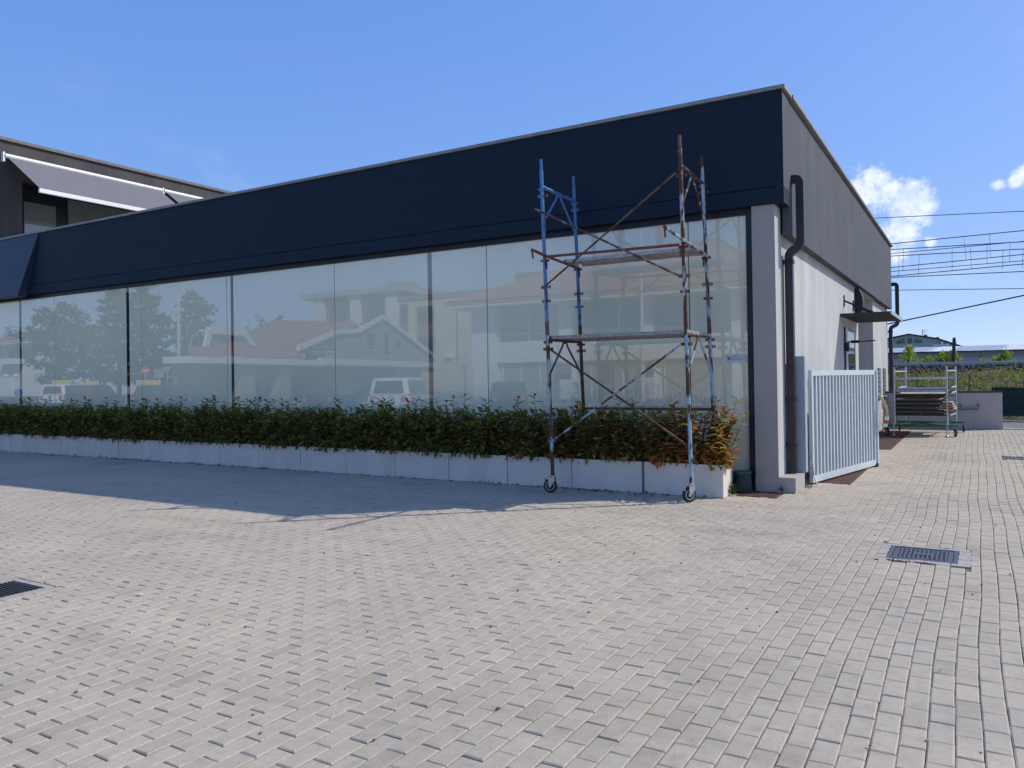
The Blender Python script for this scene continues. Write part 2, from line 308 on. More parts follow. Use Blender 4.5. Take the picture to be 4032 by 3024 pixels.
# ------------------------------------------------------------------ mesh helpers
class MB:
    def __init__(s): s.v = []; s.f = []; s.n = 0
    def add(s, verts, faces):
        k = len(s.v); s.v.extend([tuple(p) for p in verts]); s.f.extend([tuple(i+k for i in f) for f in faces]); return s
    def box(s, x0, x1, y0, y1, z0, z1):
        return s.add([(x0,y0,z0),(x1,y0,z0),(x1,y1,z0),(x0,y1,z0),(x0,y0,z1),(x1,y0,z1),(x1,y1,z1),(x0,y1,z1)],
                     [(0,3,2,1),(4,5,6,7),(0,1,5,4),(1,2,6,5),(2,3,7,6),(3,0,4,7)])
    def bbox(s, x0, x1, y0, y1, z0, z1, b=0.006):
        """box with chamfered edges"""
        c = [((x0+b, x1-b), (y0+b, y1-b), (z0, z1)), ]
        V = []
        for z, e in ((z0, b), (z0+b, 0), (z1-b, 0), (z1, b)):
            V += [(x0+e, y0+e, z), (x1-e, y0+e, z), (x1-e, y1-e, z), (x0+e, y1-e, z)]
        Fc = [(3, 2, 1, 0), (12, 13, 14, 15)]
        for r in range(3):
            for i in range(4):
                j = (i+1) % 4; Fc.append((r*4+i, r*4+j, r*4+4+j, r*4+4+i))
        return s.add(V, Fc)
    def beam(s, p0, p1, w, h, up=(0, 0, 1)):
        """rectangular bar from p0 to p1, w across, h along up"""
        p0 = Vector(p0); p1 = Vector(p1); d = (p1-p0).normalized(); u = Vector(up)
        sdv = d.cross(u)
        if sdv.length < 1e-4: sdv = d.cross(Vector((1, 0, 0)))
        sdv.normalize(); u = sdv.cross(d)
        V = []
        for p in (p0, p1):
            for a, b in ((-1,-1),(1,-1),(1,1),(-1,1)): V.append(p + sdv*(a*w/2) + u*(b*h/2))
        return s.add(V, [(0,1,2,3),(7,6,5,4),(0,4,5,1),(1,5,6,2),(2,6,7,3),(3,7,4,0)])
    def tube(s, pts, r, n=10, cap=True):
        """round tube along a polyline; r a number or list"""
        pts = [Vector(p) for p in pts]; m = len(pts); rs = r if isinstance(r, (list, tuple)) else [r]*m
        k = len(s.v); prev = None
        for i, p in enumerate(pts):
            t = (pts[min(i+1, m-1)] - pts[max(i-1, 0)]).normalized()
            a = Vector((0, 0, 1)) if abs(t.z) < 0.9 else Vector((1, 0, 0))
            if prev is not None: a = prev
            u = (a - t*a.dot(t)).normalized(); w = t.cross(u); prev = u
            for j in range(n):
                th = 2*math.pi*j/n; s.v.append(tuple(p + (u*math.cos(th)+w*math.sin(th))*rs[i]))
        for i in range(m-1):
            for j in range(n):
                j2 = (j+1) % n; s.f.append((k+i*n+j, k+i*n+j2, k+(i+1)*n+j2, k+(i+1)*n+j))
        if cap:
            s.f.append(tuple(k+j for j in range(n))[::-1]); s.f.append(tuple(k+(m-1)*n+j for j in range(n)))
        return s
    def lathe(s, prof, c, axis=(0, 0, 1), n=20):
        """profile [(radius, along)] turned about axis through c"""
        c = Vector(c); ax = Vector(axis).normalized(); a = Vector((1, 0, 0)) if abs(ax.x) < 0.9 else Vector((0, 1, 0))
        u = (a - ax*a.dot(ax)).normalized(); w = ax.cross(u); k = len(s.v)
        for (r, h) in prof:
            for j in range(n):
                th = 2*math.pi*j/n; s.v.append(tuple(c + ax*h + (u*math.cos(th)+w*math.sin(th))*r))
        for i in range(len(prof)-1):
            for j in range(n):
                j2 = (j+1) % n; s.f.append((k+i*n+j, k+i*n+j2, k+(i+1)*n+j2, k+(i+1)*n+j))
        s.f.append(tuple(k+j for j in range(n))[::-1]); s.f.append(tuple(k+(len(prof)-1)*n+j for j in range(n)))
        return s
    def prism(s, poly, off):
        """polygon (3-D points) pushed along off"""
        o = Vector(off); n = len(poly); V = [Vector(p) for p in poly]; V += [p+o for p in V]
        return s.add(V, [tuple(range(n))[::-1], tuple(range(n, 2*n))] + [(i, (i+1) % n, n+(i+1) % n, n+i) for i in range(n)])
    def xform(s, mat, start=0):
        for i in range(start, len(s.v)): s.v[i] = tuple(mat @ Vector(s.v[i]))
        return s
    def build(s, name, mat, parent=None, smooth=False, origin=None):
        me = bpy.data.meshes.new(name)
        V = s.v
        if origin is not None:
            V = [(x-origin[0], y-origin[1], z-origin[2]) for x, y, z in V]
        me.from_pydata(V, [], s.f); me.update()
        o = bpy.data.objects.new(name, me); COL.objects.link(o)
        if mat is not None: me.materials.append(M[mat] if isinstance(mat, str) else mat)
        if smooth:
            for p in me.polygons: p.use_smooth = True
            try: me.set_sharp_from_angle(angle=R(38))
            except Exception: pass
        if origin is not None: o.location = origin
        if parent is not None:
            o.parent = parent
            if origin is None: o.matrix_parent_inverse = parent_inv(parent)
            else:
                o.location = Vector(origin) - parent_world(parent)
        return o
def parent_world(p):
    w = Vector(p.location)
    if p.parent is not None: w = w + p.matrix_parent_inverse.translation + parent_world(p.parent)
    return w
def parent_inv(p):
    return Matrix.Translation(-parent_world(p))
def tag(o, label=None, cat=None, group=None, kind=None):
    if label: o['label'] = label
    if cat: o['category'] = cat
    if group: o['group'] = group
    if kind: o['kind'] = kind
    return o
def thing(name, loc, label, cat, group=None):
    o = bpy.data.objects.new(name, None); COL.objects.link(o); o.location = loc; o.empty_display_size = 0.1
    return tag(o, label, cat, group)
def box(name, mat, parent, *a): return MB().box(*a).build(name, mat, parent)
def text_obj(name, body, size, mat, parent, loc, rot, align='LEFT', extrude=0.0008, space=1.0):
    cu = bpy.data.curves.new(name, 'FONT'); cu.body = body; cu.size = size; cu.align_x = align; cu.extrude = extrude; cu.space_character = space
    to = bpy.data.objects.new(name+'_tmp', cu); COL.objects.link(to)
    me = bpy.data.meshes.new_from_object(to.evaluated_get(bpy.context.evaluated_depsgraph_get()))
    bpy.data.objects.remove(to)
    me.materials.clear(); me.materials.append(M[mat])
    o = bpy.data.objects.new(name, me); COL.objects.link(o)
    mw = Matrix.Translation(loc) @ rot
    o.parent = parent; o.matrix_parent_inverse = parent_inv(parent)
    o.matrix_basis = mw
    return o
ORD = ['first','second','third','fourth','fifth','sixth','seventh','eighth','ninth','tenth','eleventh','twelfth','thirteenth','fourteenth','fifteenth','sixteenth','seventeenth','eighteenth','nineteenth','twentieth','twenty-first','twenty-second','twenty-third','twenty-fourth']
exec_sections = []

# ------------------------------------------------------------------ ground and paving
def np_mesh(name, verts, quads, mat, attr=None, colattr=None, tris=None):
    me = bpy.data.meshes.new(name)
    nv = len(verts); polys = []
    nq = 0 if quads is None else len(quads); ntr = 0 if tris is None else len(tris)
    me.vertices.add(nv); me.vertices.foreach_set('co', np.asarray(verts, dtype=np.float32).ravel())
    loops = np.concatenate([np.asarray(quads, dtype=np.int32).ravel() if nq else np.zeros(0, np.int32), np.asarray(tris, dtype=np.int32).ravel() if ntr else np.zeros(0, np.int32)])
    tot = np.concatenate([np.full(nq, 4, np.int32), np.full(ntr, 3, np.int32)])
    st = np.concatenate([[0], np.cumsum(tot)[:-1]]).astype(np.int32)
    me.loops.add(len(loops)); me.loops.foreach_set('vertex_index', loops)
    me.polygons.add(nq+ntr); me.polygons.foreach_set('loop_start', st); me.polygons.foreach_set('loop_total', tot)
    if attr is not None:
        a = me.attributes.new('tint', 'FLOAT', 'POINT'); a.data.foreach_set('value', np.asarray(attr, dtype=np.float32))
    if colattr is not None:
        a = me.attributes.new('col', 'FLOAT_COLOR', 'POINT'); c = np.ones((nv, 4), np.float32); c[:, :3] = colattr; a.data.foreach_set('color', c.ravel())
    me.update(calc_edges=True); me.validate()
    me.shade_flat()
    me.materials.append(M[mat])
    return me
def link(name, me, parent=None):
    o = bpy.data.objects.new(name, me); COL.objects.link(o)
    if parent is not None: o.parent = parent; o.matrix_parent_inverse = parent_inv(parent)
    return o

tag(box('ground', 'asphalt', None, -400, 400, -400, 500, -0.5, -0.03), kind='structure')
paving = tag(box('paving', 'joint', None, -25, 4.2, -1.2, 24.0, -0.029, -0.009), kind='structure')
tag(box('forecourt', 'forecourt', None, -60, 24, -21, -1.21, -0.0295, -0.008), kind='structure')  # pale paving added behind the camera to bounce warm light onto the facade
tag(box('forecourt_edge', 'forecourt', None, 4.21, 24, -1.2, 24.0, -0.0295, -0.008), kind='structure')
HOLES = [(-0.735, -0.060, 6.955, 7.615), (-6.46, -5.91, 2.75, 3.30), (0.36, 1.60, 15.78, 16.32), (-2.62, -2.12, 9.82, 10.28),
         (-2.00, -1.49, 11.45, 13.40), (-2.19, -1.46, 16.95, 22.6), (-25, -2.74, 9.62, 24), (-2.74, -2.0, 10.30, 10.96), (-25, -2.1, 10.30, 24), (-2.2, -1.9, 10.9, 11.1)]
def make_pavers():
    px, py = 0.1006, 0.2060
    w, l, ch, dp = 0.0966, 0.2020, 0.0058, 0.0036
    xs = []; ys = []
    for i in range(int(-25/px), int(4.1/px)):
        off = (0.0 if i % 2 == 0 else 0.5)*py + 3.825
        y0, y1 = (-1.1, 23.95)
        j0 = int((y0-off)/py)+1; j1 = int((y1-off)/py)-1
        jj = np.arange(j0, j1); xs.append(np.full(len(jj), (i+0.5)*px)); ys.append(off+(jj+0.5)*py)
    x = np.concatenate(xs); y = np.concatenate(ys)
    keep = np.ones(len(x), bool)
    for (a, b, c, d) in HOLES: keep &= ~((x > a+0.015) & (x < b-0.015) & (y > c+0.03) & (y < d-0.03))
    keep &= ~((x < -3.5) & (y < -0.2-0.28*(x+3.5)*0))   # nothing laid behind the camera to the left
    x = x[keep]; y = y[keep]; n = len(x)
    # gentle wandering of the rows
    wv = 0.010*np.sin(y*0.95+0.5*x) + 0.007*np.sin(y*2.1-0.6*x+1.0)
    dw = 0.010*0.95*np.cos(y*0.95+0.5*x) + 0.007*2.1*np.cos(y*2.1-0.6*x+1.0)
    rz = -dw + RNG.normal(0, 0.0035, n)
    tx = RNG.normal(0, 0.003, n); ty = RNG.normal(0, 0.004, n)
    z = RNG.normal(0, 0.0011, n) + 0.0009*np.sin(x*2.1)*np.sin(y*1.7)
    tint = np.clip(RNG.normal(0.5, 0.17, n), 0, 1); odd = RNG.random(n); tint[odd > 0.985] = RNG.uniform(0.9, 1, (odd > 0.985).sum()); tint[odd < 0.03] = RNG.uniform(0, 0.15, (odd < 0.03).sum())
    # soft dip of the yard towards the drain line, no more than 2 cm
    cx = x + wv + RNG.normal(0, 0.0008, n); cy = y + RNG.normal(0, 0.0015, n)
    def tmpl(sx=1.0):
        a, b = w/2, l/2
        T = []
        for (e, zz) in ((ch, 0.0), (0.0, -dp), (0.0, -0.020)):
            T += [(-a+e, -b+e, zz), (a-e, -b+e, zz), (a-e, b-e, zz), (-a+e, b-e, zz)]
        return np.array(T)
    T = tmpl(); Q = [(0, 1, 2, 3)]
    for r in range(2):
        for i in range(4):
            j = (i+1) % 4; Q.append((r*4+i, r*4+4+i, r*4+4+j, r*4+j))
    Q = np.array(Q)
    # which blocks show largest in the picture
    C = np.array([0, 0, 1.5]); P = np.stack([cx, cy, np.zeros(n)], 1) - C
    fd = P @ np.array(F); u = P @ np.array(RX)/fd*3086+2016; v = 1466.5 - P @ np.array(UX)/fd*3086
    ok = (fd > 0.3) & (u > -30) & (u < 4062) & (v > 0) & (v < 3054)
    order = np.argsort(np.where(ok, fd, 1e9))[:300]
    single = np.zeros(n, bool); single[order] = True
    # single blocks: shared meshes in tone steps
    meshes = []
    for k in range(10):
        TT = T.copy(); TT[:, :2] += RNG.normal(0, 0.0007, (12, 2)); TT[0:4, 2] += RNG.normal(0, 0.0006, 4)
        meshes.append(np_mesh('paver', TT, Q, 'paver', np.full(12, (k+0.5)/10)))
    for i in order:
        o = bpy.data.objects.new('paver', meshes[min(9, int(tint[i]*10))]); COL.objects.link(o); o.parent = paving
        o.location = (cx[i], cy[i], z[i]); o.rotation_euler = (tx[i], ty[i], rz[i] + (math.pi if i % 2 else 0))
    idx = np.where(~single)[0]; m = len(idx)
    V = np.repeat(T[None], m, 0); V[:, :, :2] += RNG.normal(0, 0.0006, (m, 12, 2))
    zloc = V[:, :, 2] + V[:, :, 1]*tx[idx, None] - V[:, :, 0]*ty[idx, None] + z[idx, None]
    c, s = np.cos(rz[idx])[:, None], np.sin(rz[idx])[:, None]
    X = V[:, :, 0]*c - V[:, :, 1]*s + cx[idx, None]; Y = V[:, :, 0]*s + V[:, :, 1]*c + cy[idx, None]
    # blocks cut to fit the openings
    for (a, b, cc, dd) in HOLES:
        for lo_, hi_, Q1, o0, o1 in ((a, b, X, cc, dd), (cc, dd, Y, a, b)):
            Q2 = Y if Q1 is X else X
            hit = (Q1.max(1) > lo_) & (Q1.min(1) < hi_) & (Q2.max(1) > o0) & (Q2.min(1) < o1)
            mid = Q1.mean(1); L1 = hit & (mid < lo_+0.02); H1 = hit & (mid > hi_-0.02)
            Q1[L1] = np.minimum(Q1[L1], lo_-0.002); Q1[H1] = np.maximum(Q1[H1], hi_+0.002)
    VV = np.stack([X, Y, zloc], 2).reshape(-1, 3)
    QQ = (Q[None] + (np.arange(m)*12)[:, None, None]).reshape(-1, 4)
    o = link('pavers', np_mesh('pavers', VV, QQ, 'paver', np.repeat(tint[idx], 12)), paving); o['kind'] = 'stuff'
make_pavers()
tag(box('concrete_edging', 'concrete', None, -2.0, 4.2, 24.004, 24.25, -0.028, 0.006), kind='structure')

# ------------------------------------------------------------------ showroom building
bld = thing('showroom_building', (-12, 10.3, 0), 'low flat-roofed showroom with navy fascia, long filmed glass front and grey side wall', 'building')
YF, XS, XW, YG = 10.31, -2.065, -2.19, 10.42
def front():
    # cladding panels
    MB().box(-30.0, XS, YF, 10.66, 3.906, 5.128).build('front_fascia', 'navy', bld)
    MB().box(-30.0, XS+0.006, YF-0.022, 10.655, 3.688, 3.892).build('fascia_band', 'navy', bld)
    b = MB().prism([(-19.13, YF-0.016, 5.126), (-30, YF-0.016, 5.126), (-30, 10.07, 3.64), (-19.66, 10.07, 3.64)], (0, 0.22, 0.0))
    tag(b.build('slanted_panel', 'navy_skylit', bld), 'sky-lightened navy panel with slanted edge at the far left of the fascia')
    MB().box(-30.0, XS+0.04, YF-0.035, 10.75, 5.131, 5.178).build('coping', 'coping', bld)
    MB().box(XS-0.30, XS+0.055, 10.752, 25.05, 5.131, 5.178).build('coping', 'coping', bld)
    MB().box(-30, XS-0.3, 10.67, 25.0, 4.9, 5.0).build('roof', 'coping', bld)
    # dark head rail and posts of the shop window
    MB().box(-30, -2.478, 10.385, 10.48, 3.60, 3.686).build('window_head', 'frame', bld)
    MB().box(-2.558, -2.478, 10.352, 10.50, 0.0, 3.598).build('window_post', 'frame', bld)
    MB().box(-30, -2.56, 10.40, 10.50, 0.0, 0.10).build('window_sill', 'frame', bld)
    seams = [-30.0, -25.6, -22.0, -18.71, -15.39, -12.68, -9.83, -6.61, -3.35, -2.562]
    for a, c in zip(seams[:-1], seams[1:]):
        MB().box(a+0.007, c-0.007, YG, YG+0.02, 0.102, 3.598).build('glass_pane', 'shopglass', bld)
    MB().box(-30, -2.562, YG+0.022, YG+0.03, 0.102, 3.598).build('window_backing', 'frame', bld)
    for x, hw in ((-20.2, .045), (-15.873, .05), (-12.525, .036), (-7.72, .042)):
        MB().box(x-hw, x+hw, YG-0.003, YG-0.0005, 0.103, 3.597).build('mullion', 'glasspost' if x < -8 else 'glasspost2', bld)
front()
def side():
    # corner column, plinth and pale side wall with the door recess
    MB().box(-2.474, XW, 10.33, 18.45, 0.0, 3.684).build('side_wall', 'ltplaster', bld)
    MB().box(-2.476, XW+0.002, 10.327, 10.3295, 0.0, 3.684).build('column_face', 'colplaster', bld)
    MB().box(-2.48, -1.983, 10.326, 10.935, 0.0, 0.190).build('plinth', 'plinthplaster', bld)
    MB().box(-3.6, -3.4, 18.46, 21.30, 0.0, 3.33).build('recess_wall', 'colplaster', bld)
    MB().box(-3.6, XW, 21.30, 24.98, 0.0, 3.33).build('side_wall', 'ltplaster', bld)
    MB().box(-3.6, XW+0.006, 21.294, 24.985, 0.0, 0.45).build('wall_base', 'yardwall', bld)
    MB().box(-3.6, XS-0.10, 18.3, 21.4, 3.336, 3.40).build('recess_ceiling', 'ltplaster', bld)
    MB().box(XS-0.09, XS, 10.662, 25.0, 3.332, 5.129).build('side_fascia', 'dkplaster', bld)
    MB().box(XS-0.09, XS+0.0015, YF+0.001, 10.661, 3.690, 5.129).build('side_fascia', 'dkplaster', bld)
    MB().box(XS-0.40, XS-0.091, 10.68, 25.0, 3.345, 3.36).build('soffit', 'dkplaster', bld)
    MB().box(-30, -2.5, 24.8, 25.0, 0.0, 4.95).build('rear_wall', 'ltplaster', bld)
    # door under the canopy
    d = MB().box(XW+0.003, XW+0.03, 16.30, 17.72, 0.02, 2.40).build('door', 'frame', bld)
    MB().box(XW+0.028, XW+0.034, 16.38, 17.50, 0.10, 1.95).build('pane', 'glass', d)
    MB().box(XW+0.028, XW+0.034, 16.38, 17.50, 2.02, 2.33).build('pane', 'glass', d)
    MB().box(XW+0.031, XW+0.06, 16.31, 16.36, 0.03, 2.39).build('frame', 'white', d)
    MB().tube([(XW+0.10, 17.6, 2.16), (XW+0.42, 17.6, 2.17)], 0.012, 8).tube([(XW+0.03, 17.6, 2.16), (XW+0.11, 17.6, 2.16)], 0.03, 8).build('door_closer', 'blackmetal', d)
    MB().box(XW+0.002, XW+0.09, 16.25, 16.38, 1.93, 2.10).build('intercom', 'blackmetal', bld)
    # thin canopy on two stays
    c = MB().box(XW+0.002, -1.328, 15.80, 18.29, 2.585, 2.628).build('canopy', 'canopygrey', bld)
    MB().box(-1.3275, -1.31, 15.79, 18.30, 2.575, 2.64).build('edge_strip', 'galv', c)
    for y in (16.35, 17.65):
        MB().beam((XW+0.01, y, 2.91), (-1.62, y, 2.635), 0.03, 0.035).box(XW+0.001, XW+0.02, y-0.03, y+0.03, 2.80, 3.02).build('stay', 'frame', c)
    # bulkhead lantern at the corner of the wall
    b = MB()
    V = []; nseg = 8
    for i in range(nseg+1):
        t = i/nseg; V.append((XW+0.01+0.15*math.sin(math.pi*(0.10+0.70*t))**0.7, 3.30-0.54*t))
    poly = [(XW+0.005, 17.95, 3.31)] + [(a, 17.95, z) for a, z in V] + [(XW+0.005, 17.95, 2.73)]
    MB().prism(poly, (0, 0.32, 0)).build('wall_lantern', 'binblack', bld)
    # ventilation grilles in the far pier
    for y0, y1 in ((22.08, 22.82), (23.47, 24.20)):
        g = MB().box(XW+0.0061, XW+0.008, y0, y1, 0.90, 1.63).build('ventilation_opening', 'pit', bld)
        for k in range(6):
            z = 0.93+0.115*k
            MB().box(XW+0.0081, XW+0.02, y0+0.01, y1-0.01, z, z+0.092).build('slat', 'greyrail', g)
        MB().box(XW+0.006, XW+0.07, y0-0.02, y1+0.02, 0.86, 0.895).build('sill', 'ltplaster', g)
    MB().box(XW+0.006, XW+0.012, 23.06, 24.15, 0.55, 0.735).build('meter_cover', 'greyrail', bld)
side()
def downpipe(y, zt, kx, zlow, zbot):
    """square pipe leaving the fascia, standing off and swinging back to the wall"""
    def path(pts, w, h, name, par):
        b = MB()
        P = []
        for i in range(len(pts)):
            p = Vector(pts[i])
            if 0 < i < len(pts)-1:
                a = (Vector(pts[i-1])-p).normalized(); c = (Vector(pts[i+1])-p).normalized(); r = 0.07
                s0 = p+a*r; s1 = p+c*r
                for k in range(6):
                    t = k/5; P.append((1-t)**2*s0+2*t*(1-t)*p+t*t*s1)
            else: P.append(p)
        rings = []
        for i, p in enumerate(P):
            t = (P[min(i+1, len(P)-1)]-P[max(i-1, 0)]).normalized(); sv = Vector((0, 1, 0)); u = sv.cross(t).normalized()
            rings.append([p+sv*(a*w/2)+u*(c*h/2) for a, c in ((-1,-1),(1,-1),(1,1),(-1,1))])
        V = [q for r_ in rings for q in r_]
        Fc = [(0,1,2,3)] + [tuple(4*(len(rings)-1)+k for k in (3,2,1,0))]
        for i in range(len(rings)-1):
            for j in range(4):
                Fc.append((4*i+j, 4*i+(j+1) % 4, 4*i+4+(j+1) % 4, 4*i+4+j))
        return b.add(V, Fc).build(name, 'downpipe', par)
    xo = XS+0.105+kx
    dpipe = path([(XS-0.02, y, zt), (xo, y, zt), (xo, y, zlow-0.02), (XW+0.075, y, zlow-0.11), (XW+0.075, y, zbot)], 0.10, 0.10, 'downpipe', bld)
    for z in (zlow-0.25, 1.15 if zbot < 1 else zlow-0.6, zbot+0.35):
        MB().box(XW+0.004, XW+0.135, y-0.058, y+0.058, z, z+0.05).build('bracket', 'blackmetal', dpipe)
    return dpipe
downpipe(10.83, 4.08, 0.0, 3.22, 0.192)
downpipe(25.09, 4.06, 0.03, 2.92, 0.0)

# ------------------------------------------------------------------ upper storey on the left
up = thing('upper_storey', (-24, 14, 5.0), 'dark set-back upper storey with white awnings above the left roof', 'building')
XU = -21.71
def upper():
    MB().box(-32, XU, 10.36, 26, 6.95, 7.90).build('upper_fascia', 'upplaster', up)
    MB().box(-32, XU, 10.36, 11.28, 5.0, 6.949).build('corner_wall', 'upplaster', up)
    MB().box(-32, XU-0.25, 11.281, 26, 5.0, 6.948).build('recessed_wall', 'frame', up)
    MB().box(-32, XU+0.06, 10.36, 26.1, 7.903, 7.985).build('coping', 'upcoping', up)
    w = MB().box(XU-0.249, XU-0.20, 11.42, 12.27, 5.10, 6.45).build('window', 'upglass', up)
    MB().box(XU-0.199, XU-0.193, 11.43, 12.26, 5.10, 5.86).build('blind', 'shedroof', w)
    g = MB().box(XU-0.249, XU-0.20, 12.62, 25.0, 5.05, 6.72).build('glazing', 'upglass', up)
    MB().box(XU-0.199, XU-0.19, 13.0, 13.3, 5.95, 6.05).build('ceiling_lamp', 'white', g)
    for y0, y1 in ((10.80, 15.36), (15.44, 20.0)):
        a = MB().tube([(XU+0.09, y0, 7.49), (XU+0.09, y1, 7.49)], 0.062, 12).build('awning', 'white', up, True)
        MB().prism([(XU+0.10, y0+0.06, 7.47), (XU+1.68, y0+0.06, 6.40), (XU+1.68, y0+0.06, 6.39), (XU+0.10, y0+0.06, 7.46)], (0, y1-y0-0.12, 0)).build('fabric', 'awning', a)
        MB().bbox(XU+1.66, XU+1.72, y0, y1, 6.31, 6.42, 0.01).build('front_bar', 'white', a)
        for f in (0.12, 0.88):
            y = y0+(y1-y0)*f; s = 1 if f < 0.5 else -1
            MB().tube([(XU+0.1, y, 7.32), (XU+0.85, y+s*0.75, 6.78), (XU+1.62, y+s*0.1, 6.34)], 0.028, 8).build('folding_arm', 'white', a, True)
        MB().box(XU-0.01, XU+0.12, y0-0.05, y0-0.002, 7.33, 7.58).build('bracket', 'white', a)
upper()

# ------------------------------------------------------------------ sticker on the glass
st = thing('window_sticker', (-2.72, YG-0.004, 1.72), 'small pale sticker with navy arrow and print on the glass front', 'sticker')
def sticker():
    y = YG-0.0035
    MB().box(-2.871, -2.566, y, y+0.002, 1.668, 1.778).build('paper', 'sticker', st)
    yb = y-0.0006
    MB().prism([(-2.846, yb, 1.749), (-2.834, yb, 1.752), (-2.797, yb, 1.729), (-2.797, yb, 1.722), (-2.834, yb, 1.697), (-2.846, yb, 1.700), (-2.846, yb, 1.709), (-2.819, yb, 1.7255), (-2.846, yb, 1.741)], (0, 0.0004, 0)).build('arrow_mark', 'stickerblue', st)
    rot = Matrix.Rotation(R(90), 4, 'X')
    text_obj('lettering', 'net culture', 0.023, 'stickerblue', st, Vector((-2.792, yb, 1.746)), rot, extrude=0.0003)
    text_obj('lettering', 'CAPITAL PROJECTS', 0.0195, 'stickerink', st, Vector((-2.792, yb, 1.724)), rot @ Matrix.Diagonal((0.84, 1, 1, 1)), extrude=0.0003)
    text_obj('lettering', 'and', 0.012, 'stickerink', st, Vector((-2.624, yb, 1.724)), rot, extrude=0.0003)
    text_obj('lettering', 'ENGINEERING SERVICES', 0.0195, 'stickerink', st, Vector((-2.792, yb, 1.702)), rot @ Matrix.Diagonal((0.84, 1, 1, 1)), extrude=0.0003)
sticker()

# ------------------------------------------------------------------ planter boxes and photinia hedge
BOXES = [(-3.70, -2.682), (-4.735, -3.735)]
x_ = -4.745
while x_ > -22.5:
    BOXES.append((x_-1.0045, x_)); x_ -= 1.0165
PY0, PY1, PH = 9.548, 9.955, 0.406
def leafset(P, D, UPV, Ln, Wd, colors, droop):
    """folded, curved leaves: P base, D direction, UPV upper side"""
    n = len(P)
    D = D/np.linalg.norm(D, axis=1, keepdims=True)
    S = np.cross(D, UPV); S /= np.maximum(1e-6, np.linalg.norm(S, axis=1, keepdims=True)); U = np.cross(S, D)
    V = np.zeros((n, 8, 3)); Ln = Ln[:, None]; Wd = Wd[:, None]; droop = droop[:, None]
    def at(t): return P + D*Ln*t - U*Ln*droop*(t*t)
    V[:, 0] = P
    for k, (t, wf) in enumerate(((0.36, 1.0), (0.72, 0.80))):
        c = at(t); V[:, 1+3*k] = c - S*Wd*wf*0.5 + U*Wd*0.20; V[:, 2+3*k] = c; V[:, 3+3*k] = c + S*Wd*wf*0.5 + U*Wd*0.20
    V[:, 7] = at(1.0)
    T = np.array([(0, 2, 1), (0, 3, 2), (4, 5, 7), (5, 6, 7)]); Q = np.array([(1, 2, 5, 4), (2, 3, 6, 5)])
    off = (np.arange(n)*8)[:, None, None]
    return V.reshape(-1, 3), (Q[None]+off).reshape(-1, 4), (T[None]+off).reshape(-1, 3), np.repeat(colors, 8, 0)
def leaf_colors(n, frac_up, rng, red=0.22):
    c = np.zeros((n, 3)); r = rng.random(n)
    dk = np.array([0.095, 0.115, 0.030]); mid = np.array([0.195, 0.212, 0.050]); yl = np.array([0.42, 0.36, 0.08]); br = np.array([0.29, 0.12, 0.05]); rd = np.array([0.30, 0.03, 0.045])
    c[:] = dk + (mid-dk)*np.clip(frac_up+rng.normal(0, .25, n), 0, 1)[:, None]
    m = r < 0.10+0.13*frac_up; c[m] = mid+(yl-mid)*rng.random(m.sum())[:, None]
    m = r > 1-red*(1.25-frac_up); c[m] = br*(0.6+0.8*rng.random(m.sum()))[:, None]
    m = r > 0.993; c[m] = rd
    return c*(0.75+0.5*rng.random(n))[:, None]
